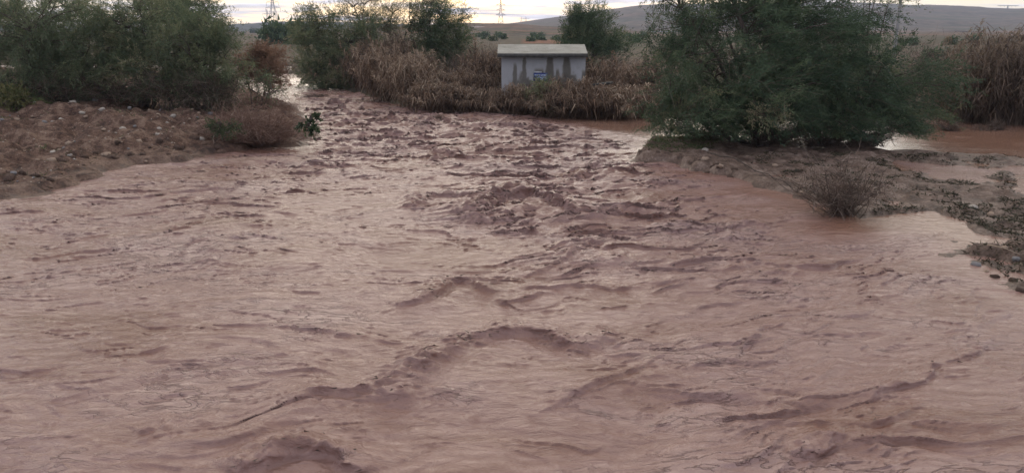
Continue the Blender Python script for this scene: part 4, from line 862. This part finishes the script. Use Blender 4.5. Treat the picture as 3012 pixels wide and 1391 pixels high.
for i in range(26):
    px = rnd.uniform(1890, 2170); p = G(px, float(np.interp(px, lipx, lipy)) - rnd.uniform(0, 14), 0.1)
    c_ = stone(mud_island, p[0], p[1], rnd.choice([0.04, 0.05, 0.07, 0.09]), h_isle, rnd.choice((5, 7, 10)), 0.6); c_.name = 'earth_clod'; c_.scale[2] *= rnd.uniform(0.8, 1.6); c_.rotation_euler[0] = rnd.uniform(-1, 1)
def gravel():
    g = rs(620); V0 = np.array([[0, 0, .6], [1, 0, 0], [0, 1, 0], [-1, 0, 0], [0, -1, 0]]); F0 = np.array([[0, 1, 2], [0, 2, 3], [0, 3, 4], [0, 4, 1]])
    x, y = -24 + 18 * g.rand(9000), 11 + 16 * g.rand(9000); ok = (poly_sd(x, y, LEFT) > 0.05) & (fbm(x * 0.6 + 3, y * 0.6, 3) + 0.25 * g.rand(9000) > -0.05); x, y = x[ok], y[ok]
    n = len(x); r = 0.010 + 0.016 * g.rand(n); z = h_left(x, y); an = g.rand(n) * 6.28
    ca, sa = np.cos(an), np.sin(an); Rm = np.stack([np.stack([ca, -sa, 0 * ca], -1), np.stack([sa, ca, 0 * ca], -1), np.stack([0 * ca, 0 * ca, 1 + 0 * ca], -1)], 1)
    V = np.einsum('nij,kj->nki', Rm, V0) * r[:, None, None] * (0.8 + 0.5 * g.rand(n, 1, 3)) + np.stack([x, y, z], -1)[:, None]
    F = (np.arange(n) * 5)[:, None, None] + F0[None]
    m = foliage_mat('gravel', [(0.0, (0.12, 0.085, 0.065)), (0.5, (0.25, 0.19, 0.145)), (1.0, (0.45, 0.40, 0.34))], 0.0, 0.9)
    return tag(obj('gravel', mesh_np('gravel', V.reshape(-1, 3), F.reshape(-1, 3), np.repeat(g.rand(n), 5)), m), 'fine gravel strewn over the muddy left bank', 'gravel', kind='stuff')
gravel()
for px, py, sz, k in [(2875, 757, 34, 9), (2990, 752, 26, 4), (2955, 738, 24, 6), (2930, 790, 30, 7), (2985, 800, 34, 10), (2815, 762, 20, 5), (2905, 775, 22, 3), (3005, 830, 30, 7)]:
    p = G(px, py, 0.12); stone(mud_point, p[0], p[1], sz * p[1] / FPX * 0.5, h_point, k, 0.35)
for px, py, sz, k in [(2075, 443, 24, 0), (2072, 472, 26, 1), (2365, 550, 34, 1), (2385, 553, 22, 11), (2865, 594, 30, 0), (2120, 488, 20, 6), (2150, 497, 22, 7), (2280, 475, 20, 1), (2920, 610, 26, 6), (1995, 486, 18, 7)]:
    p = G(px, py, 0.2); stone(mud_island, p[0], p[1], sz * p[1] / FPX * 0.5, h_isle, k, 0.25)

# ------------------------------------------------------------------ ground cover
def cover(name, label, cat, n, box, ok, fn, ln, wd, mat, up, seed, t0=0.5):
    g = rs(seed); x, y = box[0] + (box[1] - box[0]) * g.rand(n), box[2] + (box[3] - box[2]) * g.rand(n); k = ok(x, y, g); x, y = x[k], y[k]; n = len(x)
    P = np.stack([x, y, fn(x, y) + 0.005], -1); D = unit(np.stack([g.normal(size=n), g.normal(size=n), up * (0.5 + g.rand(n))], -1))
    V, F = leaves_np(P, D, ln * (0.5 + g.rand(n)), wd * (0.6 + 0.8 * g.rand(n)), g)
    return tag(obj(name, mesh_np(name, V, F, np.repeat(np.clip(t0 + 0.22 * g.normal(size=n), 0, 1), 3)), M[mat]), label, cat, kind='stuff')
lip = outline([(1895, 432), (1960, 414), (2080, 409), (2300, 414), (2460, 424), (2440, 434), (2250, 432), (2100, 440), (2060, 462), (1990, 466), (1900, 462)])
cover('grass', 'short green grass along the lip of the mud island', 'grass', 26000, (3, 10.5, 16, 23), lambda x, y, g: (poly_sd(x, y, lip) + 0.15 * fbm(x * 3, y * 3, 2) > 0) & (h_isle(x, y) > 0.05), h_isle, 0.075, 0.008, 'grass', 1.2, 700)
cover('bank_weeds', 'sparse green weeds dotted over the muddy left bank', 'weeds', 30000, (-22, -7, 11.5, 27), lambda x, y, g: (poly_sd(x, y, LEFT) > 0.4) & (fbm(x * 0.7 + 40, y * 0.7, 3) > 0.45 + 0.15 * g.rand(len(x))), h_left, 0.09, 0.009, 'grass', 1.0, 701, 0.35)
cover('flood_debris', 'dark leafy flood debris strewn over the mud island', 'debris', 60000, (6.0, 14.5, 10.5, 20), lambda x, y, g: (poly_sd(x, y, ISLE) > 0.02) & (h_isle(x, y) > -0.01) & (fbm(x * 1.6 + 8, y * 1.6, 4) + 0.75 * sstep(15, 12.5, y) > 0.12 + 0.38 * g.rand(len(x))), h_isle, 0.065, 0.011, 'debris', 0.45, 702, 0.45)
cover('flood_debris', 'dark leafy flood debris draped over the mud point at the right edge', 'debris', 9000, (5.6, 10.5, 7.2, 11.2), lambda x, y, g: (poly_sd(x, y, POINT) > 0.05) & (fbm(x * 2.6 + 8, y * 2.6, 4) + 0.9 * sstep(9.0, 9.8, y) > 0.45 + 0.3 * g.rand(len(x))), h_point, 0.07, 0.010, 'debris', 0.6, 703, 0.5)
cover('plant_litter', 'brown plant litter at the waterline of the left bank', 'debris', 30000, (-22, -5.5, 10.5, 24), lambda x, y, g: (poly_sd(x, y, LEFT) > -0.1) & (poly_sd(x, y, LEFT) < 0.9) & (fbm(x * 1.9 + 18, y * 1.9, 4) > -0.05 + 0.35 * g.rand(len(x))), h_left, 0.09, 0.008, 'debris', 0.3, 704, 0.6)
# drift mats riding the current
for i, (px, py, w, h, lab) in enumerate([(930, 285, 1.5, 0.22, 'matted brown drift riding the channel current beside the rust shrub'), (1000, 268, 1.0, 0.15, 'brown drift mat near the foot of the clump trees'), (1295, 352, 0.9, 0.25, 'dark drift mat tumbling in the rapids before the low reed tangle'), (1105, 345, 0.7, 0.2, 'small dark drift mat left of the rapids')]):
    bush('drift_mat', lab, G(px, py), 90, h, w, 720 + i, 'twig', rad=0.010, sub=5, cat='driftwood', group='drift mats riding the flood', flat=0.5)

# ------------------------------------------------------------------ far things
def far_bush_mesh(seed, nl=420):
    g = rs(seed); d = unit(g.normal(size=(26, 3))) * g.rand(26, 1) ** 0.4 * [1.0, 1.0, 0.55] + [0, 0, 0.55]
    P = np.repeat(d, nl // 26, 0); P = P + g.normal(size=P.shape) * 0.17; P[:, 2] = np.abs(P[:, 2]); n = len(P)
    V, F = leaves_np(P, unit(g.normal(size=(n, 3))), 0.22 + 0.15 * g.rand(n), 0.07 + 0.04 * g.rand(n), g)
    me = mesh_np('crown', V, F, np.repeat(np.clip(0.35 + 0.2 * g.normal(size=n), 0, 1), 3)); me.materials.append(M['leaf_green']); return me
FB = [far_bush_mesh(800 + i) for i in range(4)]
def far_bush(p, r, label, group, k=None):
    o = obj('far_bush', FB[rnd.randrange(4) if k is None else k], None, None, p); o.scale = (r, r, r * rnd.uniform(0.8, 1.15)); o.rotation_euler = (0, 0, rnd.uniform(0, 6))
    return tag(o, label, 'bush', group)
for px, py, D, r in [(716, 92, 620, 1.6), (748, 94, 620, 3.6), (760, 93, 640, 4.0), (779, 93, 640, 4.6), (797, 93, 660, 4.5), (806, 92, 660, 5.0), (815, 93, 660, 4.5), (826, 91, 670, 5.0), (838, 91, 670, 5.0), (850, 91, 670, 5.5), (866, 91, 680, 6)]:
    x = At(px, py, D)[0]; far_bush((x, D, gz(h_far, x, D) - 0.4), r, 'small dark tree in the row on the far plain under the blue hill', 'tree row on the far plain')
for px, D, r in [(810, 300, 2.6), (835, 140, 3.6), (860, 150, 4.2), (800, 145, 2.4), (880, 170, 4)]:
    x = At(px, 95, D)[0]; far_bush((x, D, gz(h_far, x, D) - 0.3), r, {810: 'lone small dark bush far out on the green field', 835: 'dark bush between the rust shrub and the clump trees', 860: 'larger dark bush against the left side of the clump trees', 800: 'small dark bush just right of the rust shrub top', 880: 'dark bush mostly hidden by the clump trees'}[px], 'bushes on the field left of the clump')
for i in range(34):
    px = rnd.uniform(1390, 1900); D = rnd.choice([110, 150, 190, 240, 280]) * rnd.uniform(0.9, 1.15); x = At(px, 95, D)[0]
    far_bush((x, D, gz(h_far, x, D) - 0.2), rnd.uniform(0.5, 1.1) * (1 + D / 300), 'low dark bush on the scrubby plain beyond the hut', 'bushes on the plain beyond the hut')
for i in range(14):
    px = rnd.uniform(2560, 3100); D = rnd.uniform(50, 160); x = At(px, 95, D)[0]
    far_bush((x, D, gz(h_far, x, D) - 0.2), rnd.uniform(0.5, 1.1) * (1 + D / 250), 'low dark bush on the scrubby plain behind the right edge reeds', 'bushes on the plain behind the tall reeds')
# boulders and debris behind the reeds
for px, D, r in [(1770, 47, 0.26), (1800, 47, 0.4), (1835, 47.5, 0.3), (1900, 46, 0.42), (1935, 46.5, 0.5), (1960, 47, 0.45)]:
    x = At(px, 95, D)[0]; o = obj('boulder', SM[1 if r > 0.35 else 0], None, None, (x, D, gz(h_far, x, D) + r * 0.35 + 0.25)); o.scale = (r * 1.3, r, r); tag(o, {1770: 'smallest pale boulder right of the hut, behind the reeds', 1800: 'pale boulder second from the hut, behind the reeds', 1835: 'small pale boulder midway between hut and island tree', 1900: 'pale tan boulder at the left fringe of the island tree', 1935: 'largest pale boulder showing through the left boughs of the island tree', 1960: 'pale boulder half hidden by the left boughs of the island tree'}[px], 'boulder', 'boulders behind the reeds')
def wallbox(name, label, cat, a, b, hgt, th, mat, down=4.0):
    d = b - a; c = (a + b) / 2; v, F = box_np((0, 0, (hgt - down) / 2), (np.hypot(d[0], d[1]), th, hgt + down))
    o = tag(obj(name, mesh_np(name, v, F), mat, loc=c), label, cat); o.rotation_euler = (0, 0, math.atan2(d[1], d[0])); return o
pale = simple_mat('pale_wall', (0.42, 0.34, 0.30), (0.55, 0.47, 0.42), 0.3, 0.9)
r1_ = empty('farm_building', At(1612, 107, 520), 'long low pale farm building on the rise behind the hut', 'building')
v, F = box_np((0, 0, 0.2), (31, 7, 3.6)); obj('wall', mesh_np('wall', v, F), pale, r1_)
v, F = box_np((0, 0, 2.08), (31.6, 7.6, 0.16)); obj('roof', mesh_np('roof', v, F), simple_mat('farm_roof', (0.25, 0.22, 0.2), (0.36, 0.31, 0.28), 0.5), r1_)
dk = simple_mat('dark_opening', (0.03, 0.03, 0.03), (0.05, 0.05, 0.05), 1)
for xx in (-11, -4.5, 3, 10):
    v, F = box_np((xx, -3.52, 0.75), (1.3, 0.06, 1.1)); obj('window', mesh_np('window', v, F), dk, r1_)
wallbox('canal_wall', 'thin pale canal wall running up the green rise behind the clump', 'wall', At(1392, 89, 480), At(1490, 77, 560), 0.7, 0.5, pale, 2.0)

def pylon(name, label, base, Hh, wb, arms, r, kind='tower', rz=0.0):
    root = empty(name, base, label, 'pylon', rz=rz); legs, brace, arm_parts, ins = [], [], [], []
    def seg(lst, a, b, rr): lst.append(tubes(np.array([[a, b]], float), np.full((1, 2), rr), 4))
    waist = 0.55 * Hh; tw = wb * 0.16
    def w_at(z): return wb / 2 + (tw - wb / 2) * min(1, z / waist) if z < waist else tw + (0.02 * wb - tw) * (z - waist) / (Hh - waist)
    levels = list(np.linspace(0, waist, 5)) + list(np.linspace(waist, Hh, 7))[1:]
    for sx in (-1, 1):
        for sy in (-1, 1):
            for z0, z1 in zip(levels[:-1], levels[1:]): seg(legs, (sx * w_at(z0), sy * w_at(z0), z0 - (3 if z0 == 0 else 0)), (sx * w_at(z1), sy * w_at(z1), z1), r)
    for z0, z1 in zip(levels[:-1], levels[1:]):
        a, b = w_at(z0), w_at(z1)
        for s_ in (-1, 1):
            seg(brace, (-a, s_ * a, z0), (b, s_ * b, z1), r * 0.55); seg(brace, (a, s_ * a, z0), (-b, s_ * b, z1), r * 0.55)
            seg(brace, (s_ * a, -a, z0), (s_ * b, b, z1), r * 0.55); seg(brace, (s_ * a, a, z0), (s_ * b, -b, z1), r * 0.55)
    for za, half, drop in arms:
        for s_ in (-1, 1):
            t = (s_ * half, 0, za); w_ = w_at(za); arm_parts = []
            seg(arm_parts, (s_ * w_, 0, za + 0.06 * Hh), t, r * 0.8); seg(arm_parts, (s_ * w_, -w_, za), t, r * 0.8); seg(arm_parts, (s_ * w_, w_, za), t, r * 0.8); seg(arm_parts, (s_ * half * 0.5, 0, za), (s_ * half * 0.5, 0, za + 0.03 * Hh), r * 0.6)
            V, F = join_np(arm_parts); obj('cross_arm', mesh_np('cross_arm', V, F), M['steel'], root)
            if drop: ins.append(tubes(np.array([[t, (s_ * half, 0, za - drop)]], float), np.full((1, 2), r * 0.9), 5))
    for nm, ps in (('legs', legs), ('bracing', brace)):
        V, F = join_np(ps); obj(nm, mesh_np(nm, V, F), M['steel'], root)
    for V, F in ins: obj('insulator', mesh_np('insulator', V, F), M['steel'], root)
    return root
p1 = At(806, 70, 1480)
pylon('pylon', 'large steel lattice pylon with drooping arms on the blue hill', p1, 56, 17, [(28, 14, 7), (38, 11.5, 7), (47, 10, 6)], 0.38)
pylon('pylon', 'smaller leaning looking pylon beside the large one on the blue hill', At(788, 70, 1500), 26, 9, [(17, 9, 3)], 0.34, rz=0.3)
pylon('pylon', 'slender pointed pylon with three arms on the rise left of the hut', At(1473, 74, 705), 23.5, 4.6, [(8.5, 4.2, 0), (12.5, 4.0, 0), (17, 4.2, 0)], 0.19)
pylon('pylon', 'tiny distant pylon on the skyline left of the bushy tree', At(1533, 67, 2050), 14, 6, [(8, 11, 0)], 0.25); pylon('pylon', 'tiny distant pylon on the skyline closest to the bushy tree', At(1547, 66, 2060), 14, 6, [(8, 10, 0)], 0.25)
def mast():
    b = At(2963, 30, 1900); root = empty('cross_beam_mast', b, 'distant mast with one long cross beam on the skyline at right', 'mast')
    V, F = tubes(np.array([[[0, 0, -6], [0, 0, 9]]], float), np.full((1, 2), 1.6), 6); obj('post', mesh_np('post', V, F), M['steel'], root)
    V, F = box_np((0, 0, 9.6), (50, 1.2, 1.4)); obj('beam', mesh_np('beam', V, F), M['steel'], root)
    for xx in (-17, -8, 9, 18):
        V, F = tubes(np.array([[[xx, 0, 9], [xx, 0, 6.4]]], float), np.full((1, 2), 0.5), 4); obj('insulator', mesh_np('insulator', V, F), M['steel'], root)
mast()
def pole():
    x = At(2647, 20, 60)[0]; b = (x, 60, gz(h_far, x, 60)); root = empty('utility_pole', b, 'grey utility pole rising behind the top right boughs of the island tree', 'pole')
    V, F = tubes(np.array([[[0, 0, -0.5], [0, 0, 4], [0, 0, 8.5]]], float), np.array([[0.14, 0.12, 0.10]]), 10); obj('post', mesh_np('post', V, F, None, True), simple_mat('pole_concrete', (0.2, 0.19, 0.18), (0.3, 0.29, 0.27), 5), root)
    V, F = box_np((0, 0, 8.0), (1.6, 0.1, 0.12)); obj('cross_arm', mesh_np('cross_arm', V, F), M['steel'], root)
pole()
def wire(label, a, b, sag):
    t = np.linspace(0, 1, 25)[:, None]; P = a + (b - a) * t; P[:, 2] -= sag * 4 * (t * (1 - t))[:, 0]
    V, F = tubes(P[None], np.full((1, 25), 0.09), 4); tag(obj('power_line', mesh_np('power_line', V - a, F), M['steel'], loc=a), label, 'power line')
wire('power line sagging from the large pylon towards the left edge', p1 + [-11.5, 0, 31], np.array([-1100.0, 1350, 62]), 9)

# ------------------------------------------------------------------ hazy air
def haze():
    x0, x1, y0, y1, z0, z1 = -4300, 4300, -80, 3500, -3.0, 100
    v, F = box_np(((x0 + x1) / 2, (y0 + y1) / 2, (z0 + z1) / 2), (x1 - x0, y1 - y0, z1 - z0)); m = bpy.data.materials.new('haze'); m.use_nodes = True; nt = m.node_tree; nt.nodes.clear()
    out = N(nt, 'ShaderNodeOutputMaterial'); pv = N(nt, 'ShaderNodeVolumePrincipled'); pv.inputs['Color'].default_value = (0.72, 0.80, 0.96, 1); pv.inputs['Density'].default_value = 2.1e-4
    nt.links.new(pv.outputs[0], out.inputs['Volume'])
    tag(obj('haze', mesh_np('haze', v, F), m), 'thin bluish evening haze over the plain', 'haze', kind='stuff')
haze()
